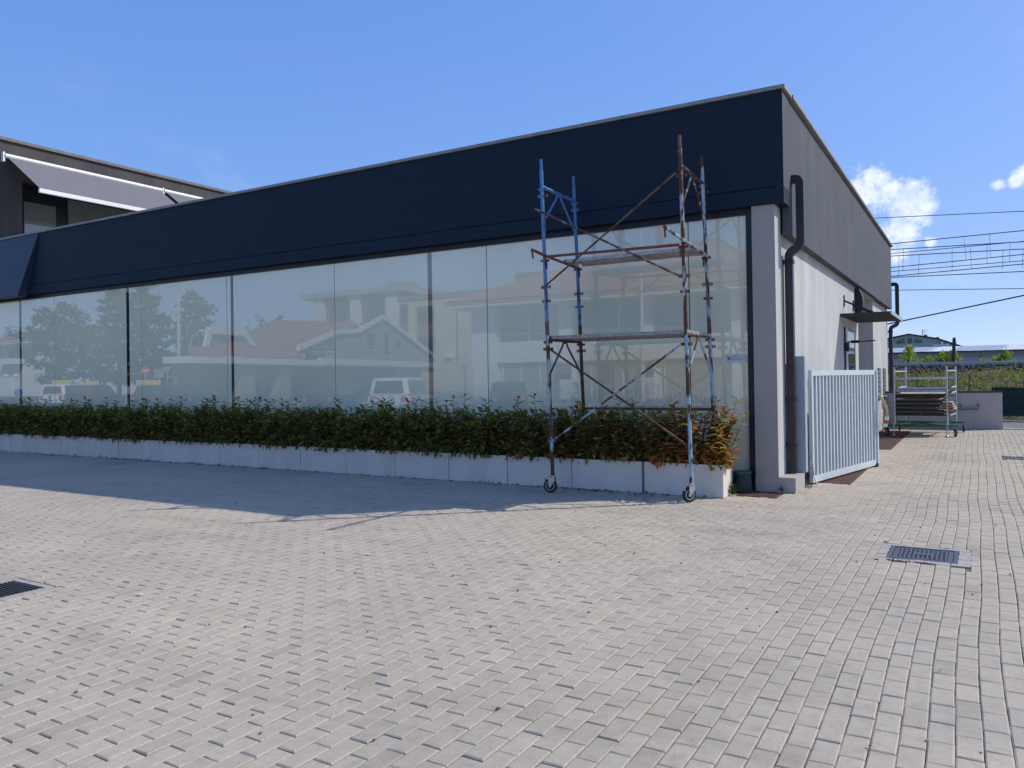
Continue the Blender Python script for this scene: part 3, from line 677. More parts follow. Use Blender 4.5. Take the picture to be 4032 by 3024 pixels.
def photinia(i, x0, x1, end=False):
    rng = np.random.default_rng(100+i)
    cx = (x0+x1)/2
    t = thing('photinia_shrub', (cx, 9.74, 0.36),
              'sunlit red-tinged photinia at the right end of the hedge' if i == 0 else 'dark leafy photinia filling the %s planter box from the right end' % ORD[i], 'shrub', 'photinia hedge along the glass')
    stems = MB(); Ps = []; Ds = []; Us = []; Ls = []; Ws = []; Fr = []; Dr = []
    ns = 175
    for k in range(ns):
        bx = rng.uniform(x0+0.03, x1-0.03); by = rng.uniform(PY0+0.05, PY1-0.05)
        front = rng.random() < 0.44
        if front:
            h = rng.uniform(0.08, 0.56); lean = np.array([rng.normal(0, .07), -rng.uniform(0.12, 0.27), h])
        else:
            h = rng.uniform(0.42, 0.69) + (rng.uniform(.08, .24) if rng.random() < 0.13 else 0.0); lean = np.array([rng.normal(0, .09), rng.normal(0.0, .07), h])
        if i == 0:
            h *= 0.92
            if bx > x1-0.35: lean[0] += rng.uniform(0.02, 0.24)
        base = np.array([bx, by, 0.37]); tip = base+lean
        mid = (base+tip)/2+np.array([rng.normal(0, .02), rng.normal(0, .02), 0.03])
        stems.tube([tuple(base), tuple(mid), tuple(tip)], [0.006, 0.0045, 0.002], 5)
        nl = int(8+h*13)
        for q in range(nl):
            f = 0.12+0.88*(q+rng.random()*.5)/nl; f = min(f, 1.0)
            p = (1-f)**2*base+2*f*(1-f)*mid+f*f*tip
            ang = q*2.39996+rng.normal(0, .25); el = 0.15+0.95*max(0, f-0.45)+rng.normal(0, .18) - (0.55 if front and f < 0.5 else 0.0)
            d = np.array([math.cos(ang)*math.cos(el), math.sin(ang)*math.cos(el), math.sin(el)])
            Ps.append(p); Ds.append(d); Us.append((-d[0]*d[2]*.5, -d[1]*d[2]*.5, 1.0))
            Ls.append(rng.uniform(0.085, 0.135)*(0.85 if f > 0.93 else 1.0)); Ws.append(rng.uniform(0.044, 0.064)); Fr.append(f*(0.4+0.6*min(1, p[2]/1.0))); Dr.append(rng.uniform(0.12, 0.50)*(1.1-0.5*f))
    # a few spilling over the rim
    for k in range(14):
        bx = rng.uniform(x0+0.02, x1-0.02); p = np.array([bx, PY0-0.005-rng.uniform(0, .05), PH+rng.uniform(-0.01, .08)])
        d = np.array([rng.normal(0, .45), -0.55, -rng.uniform(0.2, 1.4)]); d /= np.linalg.norm(d)
        Ps.append(p); Ds.append(d); Us.append((0, -1, 0.5)); Ls.append(rng.uniform(.055, .09)); Ws.append(rng.uniform(.022, .034)); Fr.append(0.1); Dr.append(rng.uniform(.1, .4))
    P = np.array(Ps); D = np.array(Ds); U = np.array(Us, float); Ln = np.array(Ls); Wd = np.array(Ws); Fr = np.array(Fr); Dr = np.array(Dr)
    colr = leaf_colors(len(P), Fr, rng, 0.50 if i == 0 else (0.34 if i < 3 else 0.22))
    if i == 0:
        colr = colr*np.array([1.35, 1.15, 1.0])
    stems.build('stems', 'bark', t)
    # leaves that can be told apart on the two nearest shrubs are single parts
    single = np.zeros(len(P), bool)
    if i < 2:
        cand = np.where((P[:, 1] < 9.68) | (P[:, 2] > 0.98))[0]; single[cand[np.argsort(P[cand, 1])][:150]] = True
    r_ = ~single
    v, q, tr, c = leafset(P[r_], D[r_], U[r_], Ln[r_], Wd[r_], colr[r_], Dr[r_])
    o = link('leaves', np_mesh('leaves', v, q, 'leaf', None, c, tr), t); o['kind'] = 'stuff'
    if single.any():
        lib = []
        for k in range(14):
            j = np.where(single)[0][k % single.sum()]
            v, q, tr, c = leafset(np.zeros((1, 3)), np.array([[0., 1, 0]]), np.array([[0., 0, 1]]), np.array([1.0]), np.array([0.38]), colr[j:j+1], np.array([0.15+0.03*k]))
            lib.append(np_mesh('leaf', v, q, 'leaf', None, c, tr))
        for k, j in enumerate(np.where(single)[0]):
            d = Vector(D[j]).normalized(); s = d.cross(Vector(U[j])).normalized(); u = s.cross(d)
            L_ = Ln[j]
            o = bpy.data.objects.new('leaf', lib[k % 14]); COL.objects.link(o); o.parent = t
            o.matrix_parent_inverse = parent_inv(t)
            o.matrix_basis = Matrix(((s.x*L_, d.x*L_, u.x*L_, P[j][0]), (s.y*L_, d.y*L_, u.y*L_, P[j][1]), (s.z*L_, d.z*L_, u.z*L_, P[j][2]), (0, 0, 0, 1)))
def planters():
    for i, (x0, x1) in enumerate(BOXES):
        lab = 'white concrete planter box at the sunlit right end of the row' if i == 0 else '%s white concrete planter box from the right end of the row' % ORD[i]
        t = thing('planter_box', ((x0+x1)/2, (PY0+PY1)/2, 0), lab, 'planter', 'white planter boxes along the glass')
        wl = 0.035; jy = random.uniform(-0.004, 0.004); jz = random.uniform(-0.004, 0.003)
        y0, y1 = PY0+jy, PY1+jy
        MB().bbox(x0, x1, y0, y0+wl, 0.0, PH+jz, 0.004).build('front_panel', 'planter', t)
        MB().bbox(x0, x1, y1-wl, y1, 0.0, PH+jz, 0.004).build('rear_panel', 'planter', t)
        MB().bbox(x0+0.0015, x0+wl, y0+wl+0.001, y1-wl-0.001, 0.0, PH+jz-0.001, 0.003).build('end_panel', 'planter', t)
        MB().bbox(x1-wl, x1-0.0015, y0+wl+0.001, y1-wl-0.001, 0.0, PH+jz-0.001, 0.003).build('end_panel', 'planter', t)
        MB().box(x0+wl+0.001, x1-wl-0.001, y0+wl+0.002, y1-wl-0.002, 0.05, 0.37).build('soil', 'soil', t)
        photinia(i, x0, x1)
planters()

# ------------------------------------------------------------------ scaffold tower
sc = thing('scaffold_tower', (-3.87, 9.6, 0), 'rusty blue two-level scaffold tower on casters in front of the hedge', 'scaffold')
def leg_at(k, z):
    b, sl, y = {'FL': (-4.788, .026, 9.09), 'FR': (-2.935, .0185, 9.10), 'BL': (-4.795, .031, 10.12), 'BR': (-2.935, .0293, 10.12)}[k]
    return Vector((b-sl*(z-0.23), y, z))
def scaffold():
    rt = 0.0242
    lowm = {'FL': 'skyrust', 'FR': 'skyblue', 'BL': 'rust', 'BR': 'skyblue'}; upm = {'FL': 'blue', 'FR': 'palerust', 'BL': 'bluedk', 'BR': 'skyrust'}
    for k in ('FL', 'FR', 'BL', 'BR'):
        tag(MB().tube([leg_at(k, .23), leg_at(k, 2.24)], rt, 12).build('post', lowm[k], sc, True))
        p = MB().tube([leg_at(k, 2.242), leg_at(k, 4.235)], rt, 12).build('post', upm[k], sc, True)
        MB().tube([leg_at(k, 4.20), leg_at(k, 4.385)], 0.0195, 12).build('spigot', 'bluedk' if k in ('FL', 'BL') else 'rust', p, True)
        MB().tube([leg_at(k, 2.06), leg_at(k, 2.245)], 0.0265, 12).build('sleeve', 'rust' if k != 'FR' else 'palerust', p, True)
        # bracing lugs, two ears each
        for z0, par, mm in ((0.23, None, lowm[k]), (2.25, None, upm[k])):
            for i, dz in enumerate((.26, .445, .795, 1.65, 1.74)):
                c = leg_at(k, z0+dz); big = i in (1, 3)
                for s in (-1, 1):
                    b = MB()
                    xa = c.x+s*0.021; xb = c.x+s*(0.066 if big else 0.058)
                    hh = 0.019 if big else 0.016
                    yb = c.y-0.006
                    if big:   # plate with a hole
                        xm = (xa+xb)/2+s*0.004; rr = 0.0085
                        ring = [(xm+rr*math.cos(a), yb, c.z+rr*math.sin(a)) for a in [math.pi/4+math.pi/2*q+math.pi/4*h for q in range(4) for h in (0, 1)]]
                        outer = [(max(xa, xb), yb, c.z+hh), (xm, yb, c.z+hh), (min(xa, xb), yb, c.z+hh), (min(xa, xb), yb, c.z), (min(xa, xb), yb, c.z-hh), (xm, yb, c.z-hh), (max(xa, xb), yb, c.z-hh), (max(xa, xb), yb, c.z)]
                        V = ring+outer+[(x, y+0.007, z) for x, y, z in ring+outer]; n = 8; Fc = []
                        for q in range(8):
                            r2 = (q+1) % 8
                            Fc += [(q, r2, 8+r2, 8+q), (16+q, 24+q, 24+r2, 16+r2), (8+q, 8+r2, 24+r2, 24+q), (q, 16+q, 16+r2, r2)]
                        b.add(V, Fc)
                    else:
                        b.box(min(xa, xb), max(xa, xb), yb, yb+0.012, c.z-hh, c.z+hh)
                    xe = xb; b.box(min(xe, xe-s*0.004), max(xe, xe-s*0.004), yb, yb+0.03, c.z-hh, c.z+hh)
                    b.build('lug', 'rust' if mm not in ('blue', 'bluedk') else 'bluedk', sc)
    # frame heads and knee braces
    for a, c, z0, m1, m2 in (('FL', 'BL', .23, 'rust', 'rust'), ('FR', 'BR', .23, 'rust', 'skyblue'), ('FL', 'BL', 2.25, 'blue', 'blue'), ('FR', 'BR', 2.25, 'rust', 'palerust')):
        za = z0+1.775
        MB().tube([leg_at(a, za), leg_at(c, za)], 0.022, 12).build('head_bar', m1, sc, True)
        pa = leg_at(a, za-0.03); pc = leg_at(c, za-0.03); mid = (pa+pc)/2; dn = Vector((0, 1, 0))
        path = [leg_at(a, z0+1.17)+dn*0.035, leg_at(a, z0+1.33)+dn*0.037, mid-dn*0.075-Vector((0, 0, .045)), mid-dn*0.05, mid+dn*0.05, mid+dn*0.075-Vector((0, 0, .045)), leg_at(c, z0+1.33)-dn*0.037, leg_at(c, z0+1.17)-dn*0.035]
        MB().tube(path, 0.0135, 8).build('knee_brace', m2, sc, True)
    # cross braces on the front
    def brace(a, za, c, zc, m, over=0.0, dy=-0.03):
        p = leg_at(a, za)+Vector((0.045, dy, 0)); q = leg_at(c, zc)+Vector((-0.045, dy, 0)); d = (q-p).normalized()
        MB().tube([p-d*over, q], 0.0135, 8).build('brace', m, sc, True)
        for e in (p, q): MB().lathe([(0.013, -0.02), (0.013, 0.02)], e+Vector((0, 0.01, 0)), (0, 1, 0), 8).build('pin', 'rust', sc)
    brace('FL', 1.875, 'FR', 0.688, 'rust', dy=-0.028); brace('FL', 0.682, 'FR', 1.88, 'skyblue', dy=-0.058)
    brace('FL', 3.66, 'FR', 2.695, 'tubegrey', 0.15, dy=-0.058); brace('FL', 2.70, 'FR', 3.91, 'rust', dy=-0.088)
    # ledgers
    MB().tube([leg_at('FL', 3.09)+Vector((0.03, -0.03, 0)), leg_at('FR', 3.068)+Vector((-0.04, -0.03, 0))], 0.0175, 10).build('ledger', 'redlead', sc, True)
    MB().tube([leg_at('BL', 1.06)+Vector((0.02, 0.03, 0)), leg_at('BR', 1.06)+Vector((-0.02, 0.03, 0))], 0.0175, 10).build('ledger', 'redlead', sc, True)
    # bracket arms that carry the upper deck and stick out towards the yard
    for k, kb, yf, m in (('FL', 'BL', 8.68, 'redlead'), ('FR', 'BR', 8.30, 'skyrust')):
        f = leg_at(k, 3.10)+Vector((0.032, 0, 0)); b_ = leg_at(kb, 3.05)+Vector((0.032, 0, 0)); d = (b_-f)/(b_.y-f.y); p0 = f+d*(yf-f.y)+Vector((0, 0, 0.01))
        a = MB().tube([p0, f, b_], 0.0195, 10).build('bracket_arm', m, sc, True)
        MB().beam(p0, p0+Vector((-0.01, 0.05, -0.105)), 0.022, 0.008, (0, 1, 0)).build('hook', 'rust', a)
        for kk in (k, kb):
            c = leg_at(kk, 3.02)+Vector((0.034 if kk[1] == 'L' else -0.034, -0.01, -0.03))
            MB().box(c.x-0.006, c.x+0.006, c.y-0.012, c.y+0.012, c.z-0.06, c.z+0.05).build('wedge', 'rust', a)
    # decks: steel planks with folded edges and end hooks
    def plank(y0, y1, z, m, xa, xb):
        b = MB().bbox(xa, xb, y0, y1, z-0.006, z, 0.002)
        b.box(xa, xb, y0, y0+0.004, z-0.042, z-0.006).box(xa, xb, y1-0.004, y1, z-0.042, z-0.006).box(xa+0.3, xa+0.34, y0+0.004, y1-0.004, z-0.03, z-0.006).box(xb-0.34, xb-0.3, y0+0.004, y1-0.004, z-0.03, z-0.006)
        p = b.build('deck_plank', m, sc)
        for x, s in ((xa, -1), (xb, 1)):
            pts = [(x-s*0.02, z-0.004), (x+s*0.02, z+0.004), (x+s*0.045, z-0.008), (x+s*0.052, z-0.04)]
            q = MB()
            for (u0, u1), (w0, w1) in zip(pts[:-1], pts[1:]):
                q.add([(u0, y0+0.012, u1), (w0, y0+0.012, w1), (w0, y1-0.012, w1), (u0, y1-0.012, u1), (u0, y0+0.012, u1-0.004), (w0, y0+0.012, w1-0.004), (w0, y1-0.012, w1-0.004), (u0, y1-0.012, u1-0.004)],
                      [(0,1,2,3),(7,6,5,4),(0,4,5,1),(1,5,6,2),(2,6,7,3),(3,7,4,0)])
            q.build('end_hook', 'galv', p)
    for k in range(6):
        y0 = 9.118+k*0.164; plank(y0, y0+0.157, 2.052, 'deckdk', -4.79, -3.005)
    for k in range(2):
        y0 = 9.60+k*0.255; plank(y0, y0+0.250, 3.118, 'deck', -4.80, -3.06)
    # casters
    for k, ang in (('FL', R(8)), ('FR', R(52)), ('BL', R(20)), ('BR', R(-30))):
        p = leg_at(k, 0.23); ax = Vector((math.sin(ang), -math.cos(ang), 0)); fw = Vector((-math.cos(ang), -math.sin(ang), 0))
        wc = Vector((p.x, p.y, 0.092))+fw*0.035
        c = MB().lathe([(0.030, 0.0), (0.036, 0.004), (0.036, 0.018), (0.024, 0.024)], (p.x, p.y, 0.205), (0, 0, 1), 16).build('caster', 'zinc', sc, True)
        w = MB().lathe([(0.060, -0.019), (0.082, -0.019), (0.0905, -0.011), (0.092, 0), (0.0905, 0.011), (0.082, 0.019), (0.060, 0.019)], wc, ax, 28).build('wheel', 'rubber', c, True)
        MB().lathe([(0.012, -0.026), (0.022, -0.024), (0.024, -0.012), (0.046, -0.010), (0.052, -0.0205), (0.0605, -0.0205), (0.0605, 0.0205), (0.052, 0.0205), (0.046, 0.010), (0.024, 0.012), (0.022, 0.024), (0.012, 0.026)], wc, ax, 24).build('rim', 'zinc', w, True)
        f_ = MB()
        for s in (-1, 1):
            o = ax*(0.029*s)
            prof = [Vector((p.x, p.y, 0.203))-fw*0.030, Vector((p.x, p.y, 0.203))+fw*0.045, Vector((p.x, p.y, 0.175))+fw*0.050, wc+fw*0.016, wc+fw*0.006-Vector((0, 0, .014)), wc-fw*0.010-Vector((0, 0, .012)), Vector((p.x, p.y, 0.16))-fw*0.034]
            f_.prism([q+o for q in prof], ax*0.004*s)
        f_.prism([Vector((p.x, p.y, 0.2045))+fw*t1+ax*t2 for t1, t2 in ((-.034, -.033), (.05, -.033), (.10, -.024), (.10, .024), (.05, .033), (-.034, .033))], Vector((0, 0, -0.004)))
        f_.build('fork', 'zinc', c)
        if k[0] == 'F':
            MB().bbox(-0.022, 0.022, -0.004, 0.004, -0.05, 0.0, 0.003).xform(Matrix.Translation(Vector((p.x, p.y, 0.185))+fw*0.105) @ Matrix.Rotation(ang, 4, 'Z') @ Matrix.Rotation(R(90), 4, 'Z')).build('brake_pedal', 'plasticblue', c)
scaffold()

# ------------------------------------------------------------------ swing gate, post and what hangs on it
gt = thing('swing_gate', (-1.93, 11.21, 0), 'pale blue steel gate leaf with vertical bars swung back beside the wall', 'gate')
def gate():
    H0 = Vector((-1.945, 11.205, 0)); H1 = Vector((-1.425, 13.80, 0)); d = (H1-H0).normalized(); n = Vector((d.y, -d.x, 0)); Ln = (H1-H0).length
    def bar(s0, s1, z0, z1, th, name, m='gate', off=0.0, par=gt):
        p = H0+d*s0; q = H0+d*s1
        V = []
        for a in (p, q):
            for o_, z in ((-th/2, z0), (th/2, z0), (th/2, z1), (-th/2, z1)): V.append(a+n*(o_+off)+Vector((0, 0, z)))
        return MB().add(V, [(0,1,2,3),(7,6,5,4),(0,4,5,1),(1,5,6,2),(2,6,7,3),(3,7,4,0)]).build(name, m, par)
    bar(0.0, Ln, 1.478, 1.553, 0.05, 'top_rail'); bar(0.0, Ln, 0.028, 0.118, 0.05, 'bottom_rail')
    bar(0.0, 0.055, 0.119, 1.477, 0.05, 'stile'); bar(Ln-0.055, Ln, 0.119, 1.477, 0.05, 'stile')
    nb = 19
    for k in range(nb):
        s = 0.055+(Ln-0.11)*(k+1)/(nb+1); bar(s-0.019, s+0.019, 0.118, 1.478, 0.034, 'bar', off=0.004)
    tag(bar(0.055, Ln-0.055, 0.119, 1.477, 0.003, 'gap_shade', 'gateshade', -0.028))  # dark sheet in place of the shaded wall seen through the gaps
    for z in (0.30, 1.36):
        h = MB().lathe([(0.018, -0.05), (0.018, 0.05)], H0-d*0.035+Vector((0, 0, z)), (0, 0, 1), 10).build('hinge', 'galv', gt, True)
    MB().tube([H0-d*0.03+n*0.02+Vector((0, 0, 0.40)), H0-d*0.02+n*0.04+Vector((0, 0, 0.14)), H0-d*0.06+n*0.10+Vector((0, 0, 0.012))], 0.008, 6).build('drop_bolt', 'galv', gt)
    # free edge: lock stile of the second, folded leaf section
    bar(Ln+0.012, Ln+0.06, 0.06, 1.545, 0.055, 'lock_stile', 'gate', 0.02)
    MB().box(-1.46, -1.38, 13.76, 13.90, 0.0, 0.05).build('stop_block', 'rubber', gt)
    h = thing('hanging_hose', H1+Vector((0, 0.05, 1.0)), 'yellowed hose loop with red and white tape hanging on the gate end', 'hose')
    e = H1+d*0.06
    pts = [e+n*0.03+Vector((0, 0, 1.17)), e+n*0.06+d*0.02+Vector((0, 0, 1.13)), e+n*0.12+d*0.06+Vector((0, 0, 1.04)), e+n*0.15+d*0.08+Vector((0, 0, 0.92)), e+n*0.155+d*0.08+Vector((0, 0, 0.80))]
    MB().tube(pts, 0.022, 8).build('hose', 'hose', h, True)
    p = pts[-1]
    for k, (dz, m) in enumerate(((0.0, 'tapewhite'), (-0.055, 'signred'), (-0.11, 'tapewhite'))):
        MB().tube([p+n*(-0.012*k)+Vector((0, 0, dz)), p+n*(-0.012*(k+1))+Vector((0, 0, dz-0.053))], 0.030, 8).build('tape_band', m, h)
    MB().tube([p+n*(-0.036)+Vector((0, 0, -0.163)), e+n*0.10+d*0.05+Vector((0, 0, 0.62)), e+n*0.03+Vector((0, 0, 0.80)), e+n*0.04+Vector((0, 0, 1.16))], 0.008, 6).build('cord', 'tapewhite', h)
gate()
gp = thing('gate_post', (-2.04, 10.98, 0.19), 'grey-blue sheet-metal gate post standing on the plinth beside the downpipe', 'post')
MB().bbox(-2.108, -1.966, 10.952, 11.09, 0.191, 1.742, 0.004).build('post_tube', 'gatepost', gp)
for z in (0.36, 1.02, 1.60):
    MB().box(-2.10, -2.06, 10.945, 10.951, z, z+0.035).build('tab', 'gatepost', gp)

# ------------------------------------------------------------------ drains, gratings, bucket
def grating(name, x0, x1, y0, y1, z, label, cat, mat, bars='y', pitch=0.03, bw=0.018, group=None, frame=0.03):
    t = thing(name, ((x0+x1)/2, (y0+y1)/2, z), label, cat, group)
    MB().box(x0+frame, x1-frame, y0+frame, y1-frame, z-0.030, z-0.028).build('pit', 'pit', t)
    b = MB()
    for a in ((x0, x1, y0, y0+frame), (x0, x1, y1-frame, y1), (x0, x0+frame, y0+frame, y1-frame), (x1-frame, x1, y0+frame, y1-frame)): b.box(*a, z-0.03, z)
    b.build('rim', mat, t)
    return t
def drains():
    # yard gully with its chipped concrete collar
    x0, x1, y0, y1 = -0.655, -0.150, 7.035, 7.540
    t = thing('drain_grate', (-0.40, 7.29, 0), 'square dark iron drain grate in chipped concrete collar on the right of the yard', 'drain')
    col = MB()
    r = random.Random(3)
    def slabs(a0, a1, b0, b1, horiz, n):
        for k in range(n):
            if horiz: aa, ab, ba, bb = a0+(a1-a0)*k/n, a0+(a1-a0)*(k+1)/n-0.004, b0, b1
            else: aa, ab, ba, bb = a0, a1, b0+(b1-b0)*k/n, b0+(b1-b0)*(k+1)/n-0.004
            j = lambda: r.uniform(-0.006, 0.006)
            z = r.uniform(-0.001, 0.004)
            V = [(aa+j(), ba+j(), z), (ab+j(), ba+j(), z+j()*.3), (ab+j(), bb+j(), z), (aa+j(), bb+j(), z+j()*.3)]
            MB().prism(V, (0, 0, -0.03)).build('collar_piece', 'concrete', t)
    slabs(-0.735, -0.06, 6.955, y0-0.004, True, 5); slabs(-0.735, -0.06, y1+0.004, 7.615, True, 4)
    slabs(-0.735, x0-0.004, y0, y1, False, 4); slabs(x1+0.004, -0.06, y0, y1, False, 3)
    b = MB(); f = 0.03
    for a in ((x0, x1, y0, y0+f), (x0, x1, y1-f, y1), (x0, x0+f, y0+f, y1-f), (x1-f, x1, y0+f, y1-f)): b.box(*a, -0.03, 0.004)
    b.build('rim', 'iron', t)
    MB().box(x0+f, x1-f, y0+f, y1-f, -0.0285, -0.026).build('pit', 'pit', t)
    xa, xb, ya, yb = x0+f+0.006, x1-f-0.006, y0+f+0.006, y1-f-0.006
    MB().box(xa, xb, ya, ya+0.035, -0.02, -0.001).box(xa, xb, yb-0.035, yb, -0.02, -0.001).box(xa, xa+0.035, ya+0.035, yb-0.035, -0.02, -0.001).box(xb-0.035, xb, ya+0.035, yb-0.035, -0.02, -0.001).build('cover_frame', 'iron', t)
    nb = 11
    for k in range(nb):
        x = xa+0.035+(xb-xa-0.07)*(k+0.5)/nb
        MB().bbox(x-0.006, x+0.006, ya+0.036, yb-0.036, -0.018, 0.002, 0.002).build('bar', 'iron', t)
    fin = MB()
    for k in range(15):
        y = ya+0.035+(yb-ya-0.07)*(k+0.5)/15; fin.box(xa+0.036, xb-0.036, y-0.006, y+0.006, -0.018, -0.004)
    fin.build('cross_ribs', 'iron', t)
    MB().bbox(-0.46, -0.34, 7.25, 7.32, -0.017, 0.0035, 0.002).build('lifting_plate', 'iron', t)
    lit = MB(); rr = random.Random(8)
    for k in range(60):
        x = rr.uniform(-0.66, -0.36); y = 6.945+rr.uniform(-0.03, 0.01); a = rr.uniform(0, 3.1); l = rr.uniform(0.01, 0.035)
        lit.beam((x, y, -0.004+rr.uniform(0, .012)), (x+l*math.cos(a), y+l*math.sin(a)*.5, 0.0+rr.uniform(0, .012)), 0.006, 0.003)
    tag(lit.build('leaf_litter', 'rustgrate', None), 'brown leaf litter caught at the edge of the drain', 'litter', kind='stuff')
    # brown cover on the left edge
    t = thing('drain_cover', (-6.19, 3.0, 0), 'brown ribbed drain cover cut by the left edge of the picture', 'drain')
    x0, x1, y0, y1 = -6.42, -5.97, 2.78, 3.235
    b = MB()
    for a in ((x0-0.035, x1+0.035, y0-0.035, y0), (x0-0.035, x1+0.035, y1, y1+0.05), (x0-0.035, x0, y0, y1), (x1, x1+0.05, y0, y1)): b.box(*a, -0.02, 0.002)
    b.build('collar', 'concrete', t)
    MB().box(x0+0.003, x1-0.003, y0+0.003, y1-0.003, -0.028, -0.006).build('plate', 'irondk', t)
    for k in range(13):
        y = y0+0.02+(y1-y0-0.04)*(k+0.5)/13; MB().bbox(x0+0.02, x1-0.02, y-0.009, y+0.009, -0.006, 0.003, 0.002).build('rib', 'irondk', t)
    # long channel at the right edge
    t = thing('drain_channel', (0.97, 16.05, 0), 'grey slotted drain channel across the paving at the right edge', 'drain')
    MB().box(0.365, 1.6, 15.80, 16.30, -0.0285, -0.02).build('pit', 'pit', t)
    for y in (15.80, 16.27): MB().box(0.365, 1.6, y, y+0.03, -0.02, 0.004).build('edge_bar', 'iron', t)
    for k in range(22):
        x = 0.38+k*0.055; MB().box(x, x+0.032, 15.831, 16.269, -0.02, 0.002).build('slat', 'iron', t)
    # rust red gratings along the building
    for (x0, x1, y0, y1), lab in (((-2.605, -2.135, 9.835, 10.265), 'small rust red grating in front of the corner column'),
                                  ((-1.985, -1.50, 11.47, 13.38), 'rust red grating strip under the open gate leaf'),
                                  ((-2.175, -1.475, 16.97, 22.58), 'long rust red grating strip beside the wall near the cart')):
        t = thing('floor_grating', ((x0+x1)/2, (y0+y1)/2, 0), lab, 'grating', 'rust red floor gratings')
        MB().box(x0, x1, y0, y1, -0.0285, -0.014).build('bed', 'irondk', t)
        nx = int((y1-y0)/0.045); w = MB()
        for k in range(nx):
            y = y0+(y1-y0)*(k+0.5)/nx; w.box(x0+0.012, x1-0.012, y-0.015, y+0.015, -0.013, 0.001)
        w.build('tread_bars', 'rustgrate', t)
        e = MB()
        for a in ((x0, x1, y0, y0+0.010), (x0, x1, y1-0.010, y1), (x0, x0+0.010, y0+0.010, y1-0.010), (x1-0.010, x1, y0+0.010, y1-0.010)): e.box(*a, -0.0135, 0.003)
        e.build('edge', 'rustgrate', t)
    # bucket behind the planter end
    t = thing('lidded_bucket', (-2.60, 10.15, 0), 'dark plastic bucket with green lid between planter end and window post', 'bucket')
    MB().lathe([(0.118, 0.002), (0.122, 0.02), (0.108, 0.235), (0.106, 0.24)], (-2.605, 10.15, 0.004), (0, 0, 1), 24).build('bucket_body', 'binblack', t, True)
    for a in range(8):
        th = a*math.pi/4+0.2; c = Vector((-2.605+0.119*math.cos(th), 10.15+0.119*math.sin(th), 0)); o = Vector((math.cos(th), math.sin(th), 0))
        MB().beam(c+Vector((0, 0, .01)), c+o*(-0.004)+Vector((0, 0, 0.10)), 0.010, 0.008, o).build('rib', 'binblack', t)
    MB().lathe([(0.118, 0.0), (0.121, 0.006), (0.121, 0.022), (0.108, 0.030), (0.04, 0.034), (0.012, 0.040)], (-2.605, 10.15, 0.243), (0, 0, 1), 24).build('lid', 'binlid', t, True)
drains()

